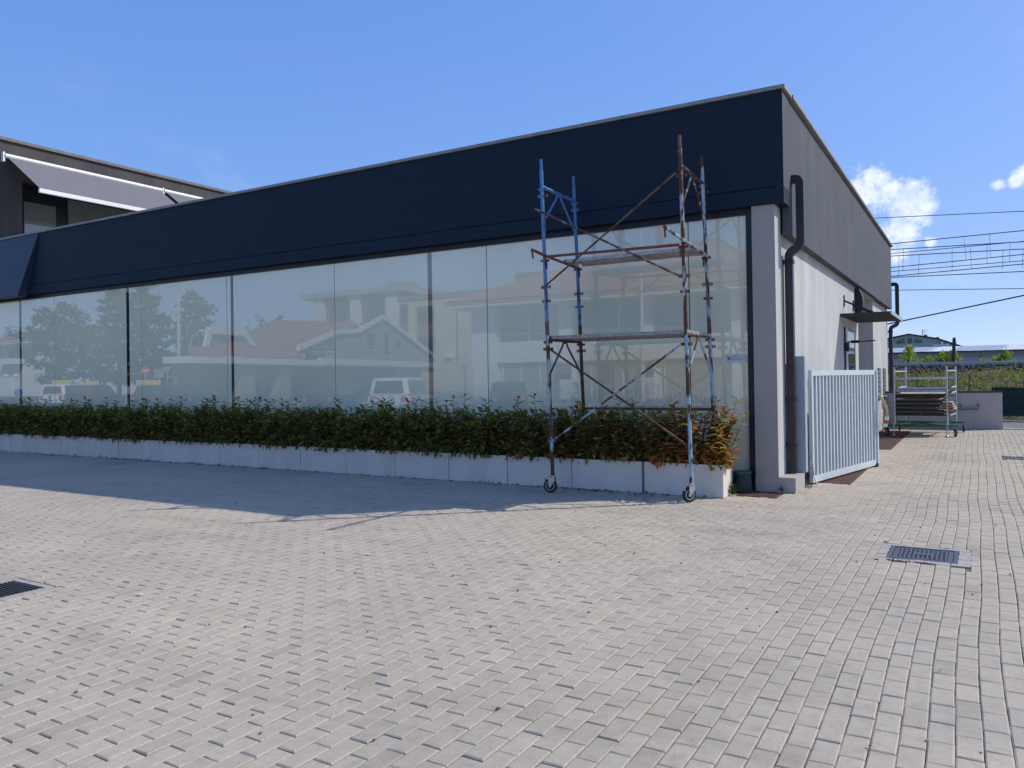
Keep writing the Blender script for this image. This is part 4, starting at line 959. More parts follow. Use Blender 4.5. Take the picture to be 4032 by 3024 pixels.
# ------------------------------------------------------------------ weeds and fallen leaves along the planters
def weeds():
    rng = np.random.default_rng(5); P = []; D = []; U = []; Ln = []; Wd = []; C = []; Dr = []
    def tuft(x, y, h, n):
        for k in range(n):
            a = rng.uniform(0, 6.28); el = rng.uniform(0.6, 1.4); d = np.array([math.cos(a)*math.cos(el), math.sin(a)*math.cos(el), math.sin(el)])
            P.append((x+rng.normal(0, .012), y+rng.normal(0, .006), 0.0+rng.uniform(0, h*.5))); D.append(d); U.append((0.01, 0.02, 1.0) if abs(d[2]) < .95 else (1, 0, 0)); Ln.append(h*rng.uniform(.4, .8)); Wd.append(h*0.12); Dr.append(.2)
            C.append(np.array([0.06, 0.10, 0.03])*rng.uniform(.6, 1.3))
    for k in range(70):
        x = rng.uniform(-19.5, -3.0) if k < 40 else rng.normal(-14.5, 2.2); tuft(x, PY0-0.012-abs(rng.normal(0, .02)), rng.uniform(.02, .07), int(rng.integers(3, 8)))
    tuft(-2.655, 9.83, 0.16, 34); tuft(-2.63, 9.81, 0.10, 20); tuft(-2.15, 10.30, 0.10, 12); tuft(-1.93, 10.30, .05, 8); tuft(-1.88, 10.36, .05, 8); tuft(-2.2, 9.80, .03, 8)
    v, q, t, c = leafset(np.array(P), np.array(D), np.array(U, float), np.array(Ln), np.array(Wd), np.array(C), np.array(Dr))
    tag(link('weeds', np_mesh('weeds', v, q, 'leaf', None, c, t)), 'small green weeds growing at the foot of the planters', 'weeds', kind='stuff')
    P = []; D = []; U = []; Ln = []; Wd = []; C = []; Dr = []
    for k in range(420):
        r = rng.random()
        if r < .75: x = rng.uniform(-18, -2.7); y = PY0-abs(rng.normal(0, .07))-0.02
        elif r < .9: x = rng.uniform(-5.2, -3.5); y = PY0-abs(rng.normal(0, .18))-.02
        else: x = rng.uniform(-8, 1); y = rng.uniform(3, 9)
        a = rng.uniform(0, 6.28); P.append((x, y, 0.006+rng.uniform(0, .006))); D.append((math.cos(a), math.sin(a), rng.normal(.05, .12))); U.append((rng.normal(0, .3), rng.normal(0, .3), 1)); s = 0.5 if r > .9 else 1.0
        Ln.append(rng.uniform(.03, .075)*s); Wd.append(rng.uniform(.012, .03)*s); C.append(np.array([.075, .042, .025])*rng.uniform(.5, 1.5)); Dr.append(rng.uniform(-.3, .3))
    v, q, t, c = leafset(np.array(P), np.array(D, float), np.array(U, float), np.array(Ln), np.array(Wd), np.array(C), np.array(Dr))
    tag(link('fallen_leaves', np_mesh('fallen_leaves', v, q, 'leaf', None, c, t)), 'dry brown leaves fallen along the planter foot', 'leaves', kind='stuff')
    # grit and paper scraps on the blocks
    b = MB(); r = random.Random(4)
    for k in range(170):
        x = r.uniform(-9, 1.2); y = r.uniform(2.2, 9.3); s = r.uniform(.002, .007); b.bbox(x-s, x+s*r.uniform(.5, 1.6), y-s, y+s, 0.0, s*1.3, s*.3)
    tag(b.build('grit', 'joint', None), 'dark grit scattered over the paving blocks', 'grit', kind='stuff')
    for k, (x, y) in enumerate(((-5.15, 3.42), (-4.55, 5.15))):
        MB().prism([(x, y, .006), (x+.045, y+.01, .012), (x+.06, y+.035, .007), (x+.01, y+.028, .016)], (0, 0, .002)).build('paper_scrap', 'tapewhite', None)
        tag(bpy.data.objects['paper_scrap' if k == 0 else 'paper_scrap.001'], ['white paper scrap lying by the brown drain cover on the left', 'white paper scrap lying on the open paving left of centre'][k], 'litter')
weeds()

# ------------------------------------------------------------------ yard end: wall, cart, fence
yw = thing('yard_wall', (-0.7, 24.0, 0), 'low grey wall with pipe handrail at the end of the yard', 'wall')
MB().box(-2.18, 0.565, 23.80, 24.002, 0.0, 0.955).build('wall_body', 'yardwall', yw)
MB().box(-2.18, 0.575, 23.78, 24.02, 0.956, 0.995).build('coping', 'blackmetal', yw)
MB().tube([(-1.1, 23.79, .645), (-1.1, 23.71, .645), (-0.36, 23.71, .645), (-0.36, 23.79, .60)], .024, 8).build('handrail', 'greyrail', yw, True)
MB().tube([(0.03, 23.79, .645), (0.03, 23.71, .64), (0.03, 23.71, .53), (-1.0, 23.71, .515)], .026, 8).build('handrail', 'greyrail', yw, True)

def cart():
    t = thing('scaffold_cart', (-1.1, 21.6, 0), 'green and galvanised trolley frame on casters parked at the end of the yard', 'cart')
    yf, yb = 20.90, 22.55
    for y, xa, xb in ((yf, -1.905, -0.385), (yb, -1.775, -0.255)):
        MB().bbox(xa, xb, y-.03, y+.03, .215, .262, .004).build('base_beam', 'grngreen', t)
    MB().beam((-1.70, yf, .24), (-0.55, yb, .262), .05, .03).build('base_brace', 'grngreen', t); MB().beam((-0.62, yf, .24), (-1.6, yb, .232), .05, .03).build('base_brace', 'grngreen', t)
    for (x, y) in ((-1.705, yf), (-0.60, yf), (-1.565, yb), (-0.45, yb)):
        MB().tube([(x, y, .20), (x, y, 1.64)], .026, 10).build('upright', 'galv', t, True)
        MB().tube([(x+.03, y+.05, .26), (x+.03, y+.05, 1.45)], .014, 8).build('green_upright', 'grngreen', t, True)
    for (xa, ya, xb, yb_) in ((-1.705, yf, -1.565, yb), (-0.60, yf, -0.45, yb)):
        MB().tube([(xa, ya, 1.53), (xb, yb_, 1.53)], .021, 8).build('cross_tube', 'galv', t, True); MB().tube([(xa, ya, .47), (xb, yb_, .47)], .021, 8).build('cross_tube', 'galv', t, True)
    MB().bbox(-1.70, -.60, yf-.045, yf-.022, 1.335, 1.385, .004).build('long_rail', 'galv', t)
    MB().bbox(-1.56, -.45, yb+.022, yb+.045, 1.335, 1.385, .004).build('long_rail', 'galv', t)
    for z in (.50, .60, .70, .80, .92):
        MB().box(-1.72, -.58, yf-.024, yf+.02, z-.022, z-.006).build('shelf_bar', 'blackmetal', t); MB().box(-1.60, -.43, yb-.02, yb+.024, z-.022, z-.006).build('shelf_bar', 'blackmetal', t)
    for i, (x, y, a) in enumerate(((-1.86, 20.72, .5), (-.44, 20.80, .25), (-1.74, 22.64, .1), (-.30, 22.50, .1))):
        ax = Vector((math.cos(a), math.sin(a), 0)); c = Vector((x, y, .10))
        w = MB().lathe([(.06, -.02), (.09, -.02), (.10, -.01), (.10, .01), (.09, .02), (.06, .02)], c, ax, 20).build('caster', 'rubber', t, True)
        MB().lathe([(.02, -.026), (.06, -.021), (.06, .021), (.02, .026)], c, ax, 16).build('rim', 'zinc', w, True)
        f = MB()
        for s in (-1, 1): f.prism([c+ax*.03*s+Vector((0, -.03, .12)), c+ax*.03*s+Vector((0, .03, .12)), c+ax*.03*s+Vector((0, .012, -.01)), c+ax*.03*s+Vector((0, -.012, -.01))], ax*.004*s)
        f.box(x-.036, x+.036, y-.035, y+.035, .218, .224); f.build('fork', 'zinc', w)
    for x in (-1.73, -.61):
        MB().tube([(x, yf-.1, .02), (x, yf-.1, .30)], .011, 8).lathe([(.04, 0), (.035, .012), (.015, .03)], (x, yf-.1, .004), (0, 0, 1), 12).build('jack', 'galv', t, True)
    # load: framed deck panels, a board pile and a bundle of tubes
    for k, (z, x0, x1, h, lab) in enumerate(((.50, -1.66, -.655, .075, 'lowest framed deck panel on the cart'), (.60, -1.67, -.66, .07, 'second lowest framed deck panel on the cart'),
                                     (.70, -1.67, -.75, .075, 'middle framed deck panel on the cart'), (.80, -1.665, -.70, .06, 'upper framed deck panel on the cart'), (.92, -1.66, -.66, .085, 'topmost framed deck panel on the cart'))):
        o = thing('deck_panel', ((x0+x1)/2, 21.7, z), lab, 'panel', 'framed deck panels on the cart')
        xm = (x0+x1)/2
        for a, b in ((x0, xm-.005), (xm+.005, x1)):
            MB().box(a, b, yf+.0, yf+.03, z-.005, z+h*.82).build('side_frame', 'blackmetal', o); MB().box(a, b, yb-.03, yb, z-.005, z+h*.82).build('side_frame', 'blackmetal', o)
            MB().box(a, b, yf-.004, yb+.004, z+h*.84, z+h*.94).build('board', 'ply', o)
    o = thing('board_pile', (-.62, 21.5, .68), 'short pile of pale plywood boards at the right of the cart', 'boards')
    for k in range(4): MB().box(-.78+.03*k, -.42-.02*k, yf-.06+.01*k, yf+.9, .625+.052*k if k else .622, .645+.052*k).build('board', 'ply', o)
    o = thing('tube_bundle', (-1.1, 21.3, 1.1), 'bundle of galvanised tubes lying on top of the cart', 'tubes')
    for k, (dy, dz) in enumerate(((0, 0), (.06, .0), (.12, 0), (.03, .055), (.09, .055), (.17, .01))):
        MB().tube([(-1.67+.02*k, yf+.02+dy, 1.062+dz), (-.56-.015*k, yf+.02+dy, 1.062+dz)], .026, 10).build('tube', 'galv', o, True)
    for k, x in enumerate((-1.60, -.50)):
        MB().tube([(x, yf-.02, 1.145), (x+.05, yf+1.2, 1.145)], .024, 8).build('tube', 'zinc', o, True)
        MB().tube([(x, yf-.02, 1.015), (x+.05, yf+1.2, 1.015)], .022, 8).build('tube', 'galv', o, True)
cart()
nf = thing('net_fence', (2.5, 28.6, 0), 'dark green netting fence beyond the yard wall', 'fence')
b = MB(); nseg = 40
for k in range(nseg+1):
    x = 0.4+k*.2; b.v += [(x, 28.6+.02*math.sin(k*1.3), 0.12), (x, 28.6+.02*math.cos(k*1.7), .55), (x, 28.6, 1.0+.01*math.sin(k))]
for k in range(nseg):
    for j in range(2): b.f.append((3*k+j, 3*k+3+j, 3*k+4+j, 3*k+1+j))
b.build('net', 'net', nf)
for k in range(5): MB().tube([(.42+k*2, 28.66, 0), (.42+k*2, 28.66, 1.06)], .025, 8).build('post', 'grngreen', nf)

# ------------------------------------------------------------------ railway embankment and what stands on it
def embank():
    prof = [(28.9, -0.05), (29.6, .28), (31.5, .62), (34.0, 1.08), (36.5, 1.46), (38.0, 1.66)]
    nx = 50; b = MB(); rng = random.Random(2)
    for i in range(nx+1):
        x = -25+i*1.0
        for (y, z) in prof: b.v.append((x, y+rng.uniform(-.15, .15), z+rng.uniform(-.06, .06)))
    n = len(prof)
    for i in range(nx):
        for j in range(n-1): b.f.append((i*n+j, (i+1)*n+j, (i+1)*n+j+1, i*n+j+1))
    tag(b.build('embankment', 'grass_soil', None, True), kind='structure')
    tag(MB().box(-60, 60, 37.8, 41.9, -.1, 1.62).build('track_bed', 'ballast', None), kind='structure')
    # ballast stones
    r = np.random.default_rng(3); N = 2600
    base = np.array([(0, 0, .9), (.8, .2, .1), (-.3, .85, 0), (-.75, -.4, .1), (.25, -.85, -.05), (0, 0, -.8)]); T = np.array([(0, 1, 2), (0, 2, 3), (0, 3, 4), (0, 4, 1), (5, 2, 1), (5, 3, 2), (5, 4, 3), (5, 1, 4)])
    c = np.stack([r.uniform(-9, 9, N), r.uniform(36.6, 39.0, N), np.zeros(N)], 1); c[:, 2] = np.where(c[:, 1] < 38.1, 1.46+(c[:, 1]-36.6)*.16, 1.70)+r.uniform(0, .10, N)
    V = base[None]*r.uniform(.05, .11, (N, 1, 1))*r.uniform(.7, 1.3, (N, 6, 1)); a = r.uniform(0, 6.28, N)
    X = V[:, :, 0]*np.cos(a)[:, None]-V[:, :, 1]*np.sin(a)[:, None]; Y = V[:, :, 0]*np.sin(a)[:, None]+V[:, :, 1]*np.cos(a)[:, None]
    V = np.stack([X, Y, V[:, :, 2]*.7], 2)+c[:, None]
    tag(link('ballast', np_mesh('ballast', V.reshape(-1, 3), None, 'ballast', tris=(T[None]+(np.arange(N)*6)[:, None, None]).reshape(-1, 3))), 'dark crushed stone along the crest of the railway bank', 'ballast', kind='stuff')
    tag(MB().box(-60, 60, 42.0, 42.25, 1.2, 1.905).box(-60, 60, 42.3, 42.5, 1.2, 1.975).build('track_wall', 'kerb', None), kind='structure')
    # rough grass
    N = 9000; x = r.uniform(-9, 9, N); y = r.uniform(29.2, 36.7, N); z = np.interp(y, [p[0] for p in prof], [p[1] for p in prof])
    P = np.stack([x, y, z-.03], 1); a = r.uniform(0, 6.28, N); el = r.uniform(.5, 1.4, N); D = np.stack([np.cos(a)*np.cos(el), np.sin(a)*np.cos(el), np.sin(el)], 1)
    pat = np.sin(x*1.9+y*.7)*np.sin(y*1.3-x*.4)+r.normal(0, .5, N)
    col = np.where(pat[:, None] > .1, np.array([[.125, .185, .040]]), np.array([[.15, .145, .055]]))*r.uniform(.5, 1.5, (N, 1))
    v, q, t, cc = leafset(P, D, np.tile([[.3, .2, 1.0]], (N, 1)), r.uniform(.12, .38, N), r.uniform(.02, .05, N), col, r.uniform(.1, .6, N))
    tag(link('rough_grass', np_mesh('rough_grass', v, q, 'leaf', None, cc, t)), 'rough yellow-green grass covering the railway bank', 'grass', kind='stuff')
    # green fence stakes
    for x, dx, lab in ((-1.75, .0, 'left dark green fence stake on the grassy bank behind the cart'), (-.24, .05, 'leaning dark green fence stake on the grassy bank right of the cart')):
        o = thing('fence_stake', (x, 30.0, .3), lab, 'stake', 'fence stakes on the bank')
        MB().tube([(x, 30, .25), (x+dx, 30, 1.44)], .028, 8).build('stake', 'grngreen', o); MB().tube([(x+dx, 30, 1.44), (x+dx, 30, 1.48)], [.028, .006], 8).build('cap', 'grngreen', o)
    o = thing('utility_pole', (-.93, 44.0, 1.2), 'dark leaning pole rising above the shed roof behind the railway', 'pole')
    MB().tube([(-1.0, 44, 1.0), (-.905, 44, 3.15)], [.085, .075], 10).build('shaft', 'wood', o, True); MB().box(-.94, -.87, 43.9, 44.1, 3.15, 3.2).build('cap', 'blackmetal', o)
    # saplings against the shed
    for k, (x, h, n) in enumerate(((-3.0, 1.25, 520), (-2.2, .55, 240), (-1.55, .75, 420), (-1.05, .85, 420), (.15, .35, 130), (.72, .45, 170), (1.15, .75, 420))):
        o = thing('sapling', (x, 44.8, 1.6), ['tall bright green sapling behind the track wall at the left', 'low green sapling right of the tall one', 'rounded green sapling left of the dark pole', 'taller green sapling touching the dark pole', 'tiny sapling right of the dark pole', 'small sapling before the right shed wall', 'bushy bright sapling at the far right of the track wall'][k], 'sapling', 'saplings behind the track wall')
        MB().tube([(x, 44.8, 1.3), (x+.05, 44.8, 1.9+h*.5), (x+.12, 44.8, 1.95+h)], [.03, .02, .006], 6).build('trunk', 'bark', o)
        tt = r.random(n); P = np.stack([x+.1*tt+r.normal(0, .36, n)*(1.12-tt)*(.6+h*.4), 44.8+r.normal(0, .25, n), 1.65+tt*(h*.85+.2)], 1)
        D = r.normal(0, 1, (n, 3)); D[:, 2] -= .2; col = np.array([[.27, .36, .06]])*r.uniform(.45, 1.35, (n, 1))
        v, q, t, cc = leafset(P, D, r.normal(0, .4, (n, 3))+np.array([[0, 0, 1.]]), r.uniform(.08, .16, n), r.uniform(.05, .10, n), col, r.uniform(.1, .5, n))
        lo = link('crown', np_mesh('crown', v, q, 'leaf', None, cc, t), o); lo['kind'] = 'stuff'
embank()
def far_side():
    # shed with pale roof
    k = 100/70.; z = lambda v: 1.5+(v-1.5)*k
    o = thing('industrial_shed', (0, 104, 0), 'long grey shed with pale corrugated roof behind the railway', 'shed')
    MB().box(-40, 40, 100, 130, 0, z(2.62)).build('lower_wall', 'shedwall2', o); MB().box(-40, 40, 99.98, 130, z(2.62)+.01, z(3.06)).build('upper_wall', 'shedwall', o)
    MB().box(-40.2, 40.2, 99.6, 130.2, z(3.07), z(3.13)).build('gutter', 'frame', o)
    edges = [(-40, -4.75, 'shedroof'), (-4.75, -2.2, 'shedroofw'), (-2.2, 2.4, 'shedroof'), (2.4, 8, 'shedroofw'), (8, 40, 'shedroof')]
    for a, c, m in edges:
        s = MB(); n = max(2, int((c-a)/.5)); V = []
        for i in range(n+1):
            x = a+(c-a)*i/n; dz = .03*(i % 2)
            V += [(x, 99.7, z(3.135)+dz), (x+.9, 108, z(3.135)+.75+dz)]
        s.add(V, [(2*i, 2*i+2, 2*i+3, 2*i+1) for i in range(n)])
        p = s.build('roof_sheet', m, o)
    MB().box(.35, .42, 99.9, 99.97, 0, z(3.0)).build('drainpipe', 'greyrail', o)
    # mint apartment house with arched attic window
    k = 170/120.; z = lambda v: 1.5+(v-1.5)*k; X = lambda v: v*k
    o = thing('mint_apartment_house', (X(-8), 172, 0), 'mint green house with low gable and arched attic window beyond the shed', 'building')
    gab = [(X(-17), 170, 0), (X(-1.3), 170, 0), (X(-1.3), 170, z(4.6)), (X(-4.4), 170, z(5.93)), (X(-7.88), 170, z(6.68)), (X(-12.0), 170, z(5.9)), (X(-17), 170, z(4.6))]
    MB().prism(gab, (0, 18, 0)).build('wall', 'mint', o)
    pts = [(X(-17.5), z(4.55)), (X(-12.0), z(5.94)), (X(-7.88), z(6.73)), (X(-4.4), z(5.99)), (X(-1.0), z(4.62))]
    for (xa, za), (xb, zb) in zip(pts[:-1], pts[1:]):
        MB().prism([(xa, 169.5, za), (xb, 169.5, zb), (xb, 169.5, zb+.18), (xa, 169.5, za+.18)], (0, 19, 0)).build('roof', 'rooftrim', o)
    xc = -7.84; rw, rh = 1.70, .72; zb = 5.53
    def half(x): return rh*math.sqrt(max(0, 1-((x-xc)/rw)**2))
    for a, c in ((xc-rw, xc-.95), (xc-.88, xc-.55), (xc-.25, xc+.02), (xc+.07, xc+.34), (xc+.62, xc+.95), (xc+1.0, xc+rw)):
        top = [(c+(a-c)*i/6, zb+half(c+(a-c)*i/6)) for i in range(7)]
        MB().prism([(X(a), 169.93, z(zb)), (X(c), 169.93, z(zb))]+[(X(x), 169.93, z(zz)) for x, zz in top], (0, .05, 0)).build('window_pane', 'glass', o)
    MB().box(X(-4.9), X(-3.2), 168.6, 169.9, z(5.05), z(5.22)).build('balcony', 'whitewall', o)
    MB().box(X(-3.95), X(-3.8), 169.0, 169.4, z(5.2), z(5.6)).build('balcony_post', 'whitewall', o); MB().box(X(-3.3), X(-3.05), 169.6, 169.9, z(4.9), z(5.35)).build('balcony_door', 'whitewall', o)
    for x, zz in ((-5.95, 6.38), (-2.5, 5.35), (-4.5, 6.0)):
        MB().box(X(x)-.3, X(x)+.3, 173, 173.6, z(zz)-.2, z(zz)+.45).build('chimney', 'brick', o)
    an = thing('roof_antenna', (X(-6.3), 172.5, z(6.4)), 'thin television antenna on the mint house roof', 'antenna')
    MB().tube([(X(-6.3), 172.5, z(6.3)), (X(-6.3), 172.5, z(7.4))], .05, 6).build('mast', 'wire', an)
    for q in range(4): MB().beam((X(-6.3)-.1, 172.5, z(7.35)-.28*q), (X(-6.3)+.9-.1*q, 172.5, z(7.35)-.28*q), .05, .05).build('rod', 'wire', an)
    # catenary and service wires over the railway
    W = [((-4.44, 9.62), (2.1, 9.19), .018), ((-3.68, 8.2), (2.09, 8.26), .022), ((-3.69, 7.9), (2.08, 7.72), .022), ((-3.69, 7.69), (2.08, 7.74), .018), ((-3.69, 7.56), (2.07, 7.37), .022),
         ((-3.7, 6.97), (2.07, 7.11), .022), ((-3.7, 6.76), (2.06, 6.81), .018), ((-3.71, 6.51), (2.06, 6.65), .022), ((-3.71, 6.45), (2.05, 6.29), .022), ((-3.72, 5.79), (2.04, 5.47), .018), ((-3.26, 4.17), (2.03, 5.14), .035)]
    nm = ['topmost thin wire crossing the white cloud', 'upper catenary wire above the railway', 'second catenary wire from the top', 'third catenary wire from the top', 'fourth catenary wire from the top', 'contact wire in the middle of the bundle', 'contact wire just below the middle one', 'second lowest wire of the bundle', 'lowest wire of the bundle', 'single thin wire low over the shed', 'thick rising cable from behind the canopy']
    drops = {1: [(-.43, 8.17, -.34, 7.07), (.67, 8.24, .68, 7.11)], 2: [(-3.12, 7.87, -3.17, 6.77), (.56, 7.76, .53, 6.79), (1.51, 7.72, 1.48, 6.80)], 3: [(-.94, 7.68, -.96, 6.59), (-.16, 7.68, -.12, 6.60)], 4: [(-3.33, 7.52, -3.38, 6.46), (-2.4, 7.51, -2.47, 6.46), (1.22, 7.39, 1.17, 6.47), (2.04, 7.36, 1.99, 6.48)]}
    for i, (a, b_, rr) in enumerate(W):
        y = 45+.25*i
        s = (b_[1]-a[1])/(b_[0]-a[0]); f = y/45.
        o = thing('overhead_wire', (a[0], y, a[1]), nm[i], 'wire', 'overhead wires over the railway')
        P = lambda x, zz: (x*f, y, 1.5+(zz-1.5)*f)
        xa, xb = (a[0]-40, b_[0]+40) if i < 10 else (a[0]-2, b_[0]+25)
        MB().tube([P(xa, a[1]+s*(xa-a[0])), P(xb, a[1]+s*(xb-a[0]))], rr, 6).build('wire', 'wire', o)
        for d in drops.get(i, []):
            MB().tube([P(d[0], d[1]), P(d[2], d[3])], .009, 5).build('dropper', 'wire', o)
far_side()

# ------------------------------------------------------------------ across the street (seen in the shop glass)
def tiled_roof(b, c0, c1, c2, c3, rows=14, cols=40, amp=0.06):
    """ribbed tile surface between eave edge c0-c1 and upper edge c3-c2"""
    c0, c1, c2, c3 = map(Vector, (c0, c1, c2, c3)); k = len(b.v)
    nrm = (c1-c0).cross(c3-c0).normalized()
    if nrm.z < 0: nrm = -nrm
    for j in range(rows+1):
        t = j/rows
        for i in range(cols+1):
            s = i/cols; p = (c0*(1-s)+c1*s)*(1-t)+(c3*(1-s)+c2*s)*t
            b.v.append(tuple(p+nrm*(amp*(0.5+0.5*math.cos(i*math.pi))+0.03*(j % 2))))
    for j in range(rows):
        for i in range(cols):
            a = k+j*(cols+1)+i; b.f.append((a, a+1, a+cols+2, a+cols+1))
    return b
def white_villa():
    Y0 = -30.0
    o = thing('white_office_villa', (-23, -34, 0), 'white two-storey office house with tiled hip roof mirrored in the glass behind the scaffold', 'building')
    MB().box(-33.7, -10.0, -44, Y0-.6, 0, 7.0).build('core_wall', 'whitewall', o)
    for a, c in ((-33.7, -32.18), (-32.1, -31.5), (-26.13, -25.01), (-19.75, -18.96), (-13.58, -12.9), (-10.6, -10.0)):
        MB().box(a, c, Y0-.599, Y0, 0, 6.95).build('pillar', 'whitewall', o)
    for a, c in ((-31.49, -26.14), (-25.0, -19.76), (-18.95, -13.59), (-12.89, -10.61)):
        MB().box(a, c, Y0-.598, Y0-.1, 2.70, 4.28).build('floor_band', 'whitewall', o)
    for a, c, n in ((-31.35, -26.3, 2), (-24.9, -19.9, 3), (-18.8, -13.7, 2), (-12.8, -10.7, 1)):
        w = MB().box(a, c, Y0-.597, Y0-.50, 4.30, 6.90).build('upper_window', 'glass', o)
        MB().box(a, c, Y0-.499, Y0-.44, 4.82, 4.90).build('rail', 'white', w)
        for k in range(1, n): MB().box(a+(c-a)*k/n-.05, a+(c-a)*k/n+.05, Y0-.499, Y0-.42, 4.31, 6.89).build('mullion', 'white', w)
        if n == 2: MB().box(a-.11, a-.005, Y0-.59, Y0-.3, 4.29, 6.9).build('jamb', 'cream', w)
    for a, c, n in ((-31.14, -26.3, 3), (-24.95, -20.1, 4), (-18.24, -13.6, 3), (-12.8, -10.7, 1)):
        w = MB().box(a, c, Y0-.597, Y0-.42, .12, 2.66).build('shop_window', 'shedwall', o)
        for k in range(n+1): MB().box(a+(c-a)*k/n-.04, a+(c-a)*k/n+.04, Y0-.418, Y0-.36, .13, 2.65).build('mullion', 'white', w)
    d = MB().box(-23.07, -22.0, Y0-.41, Y0-.33, .05, 2.45).build('door', 'charcoal', o)
    MB().tube([(-22.2, Y0-.28, 1.0), (-22.2, Y0-.28, 1.6)], .03, 6).build('handle', 'zinc', d)
    rot = Matrix.Rotation(R(180), 4, 'Z') @ Matrix.Rotation(R(90), 4, 'X')
    for (a, c, zt, zb) in ((-26.28, -25.16, 2.59, 1.44), (-19.78, -18.91, 2.60, 1.50)):
        s = MB().box(a, c, Y0+.004, Y0+.05, zb, zt).build('name_board', 'charcoal', o)
        k = (c-a)/1.12
        text_obj('lettering', 'studiotafuri', .19*k, 'white', s, Vector((c-.06, Y0+.052, zt-.42)), rot, extrude=.004)
        text_obj('lettering', 'ODONTOIATRIA', .12*k, 'white', s, Vector((c-.06, Y0+.052, zt-.70)), rot, extrude=.004)
    MB().box(-24.9, -24.5, Y0-.58, Y0+.03, 1.1, 1.5).build('notice', 'tapewhite', o)
    MB().box(-35.0, -8.8, -45.4, -28.5, 6.95, 7.12).build('eave_soffit', 'whitewall', o)
    MB().box(-35.05, -8.75, -45.45, -28.45, 7.125, 7.36).build('eave_board', 'tile', o)
    b = MB(); E0 = [(-35.1, -28.4, 7.4), (-8.7, -28.4, 7.4), (-8.7, -45.5, 7.4), (-35.1, -45.5, 7.4)]; Rg = [(-29.5, -37, 10.5), (-14.0, -37, 10.5)]
    tiled_roof(b, E0[0], E0[1], Rg[1], Rg[0], 18, 90); tiled_roof(b, E0[1], E0[2], Rg[1], Rg[1], 16, 50); tiled_roof(b, E0[2], E0[3], Rg[0], Rg[1], 18, 90); tiled_roof(b, E0[3], E0[0], Rg[0], Rg[0], 16, 50)
    b.build('roof', 'tile', o)
    MB().box(-33.6, -31.0, -38.5, -36.5, 8.4, 10.4).build('roof_stack', 'tile', o)
    # taller house behind
    o = thing('tall_house', (-26, -48, 0), 'pale house with brick chimneys rising over the white villa roof in the glass', 'building')
    MB().box(-32.6, -18, -54, -46, 0, 11.6).build('wall', 'cream', o)
    for x in (-31.2, -28.9, -26.0, -23.5): 
        w = MB().box(x, x+1.1, -45.99, -45.9, 9.9, 11.2).build('window', 'glass', o); MB().box(x-.08, x, -45.99, -45.85, 9.85, 11.25).build('shutter', 'white', w)
    b = MB(); tiled_roof(b, (-33.6, -45.0, 11.6), (-17, -45.0, 11.6), (-20, -50, 14.0), (-30, -50, 14.0), 12, 50); tiled_roof(b, (-17, -55, 11.6), (-33.6, -55, 11.6), (-30, -50, 14.0), (-20, -50, 14.0), 12, 50); b.build('roof', 'tile', o)
    for x in (-28.6, -24.8): MB().box(x-.25, x+.25, -48.3, -47.7, 12.4, 15.6).build('chimney', 'brick', o)
white_villa()
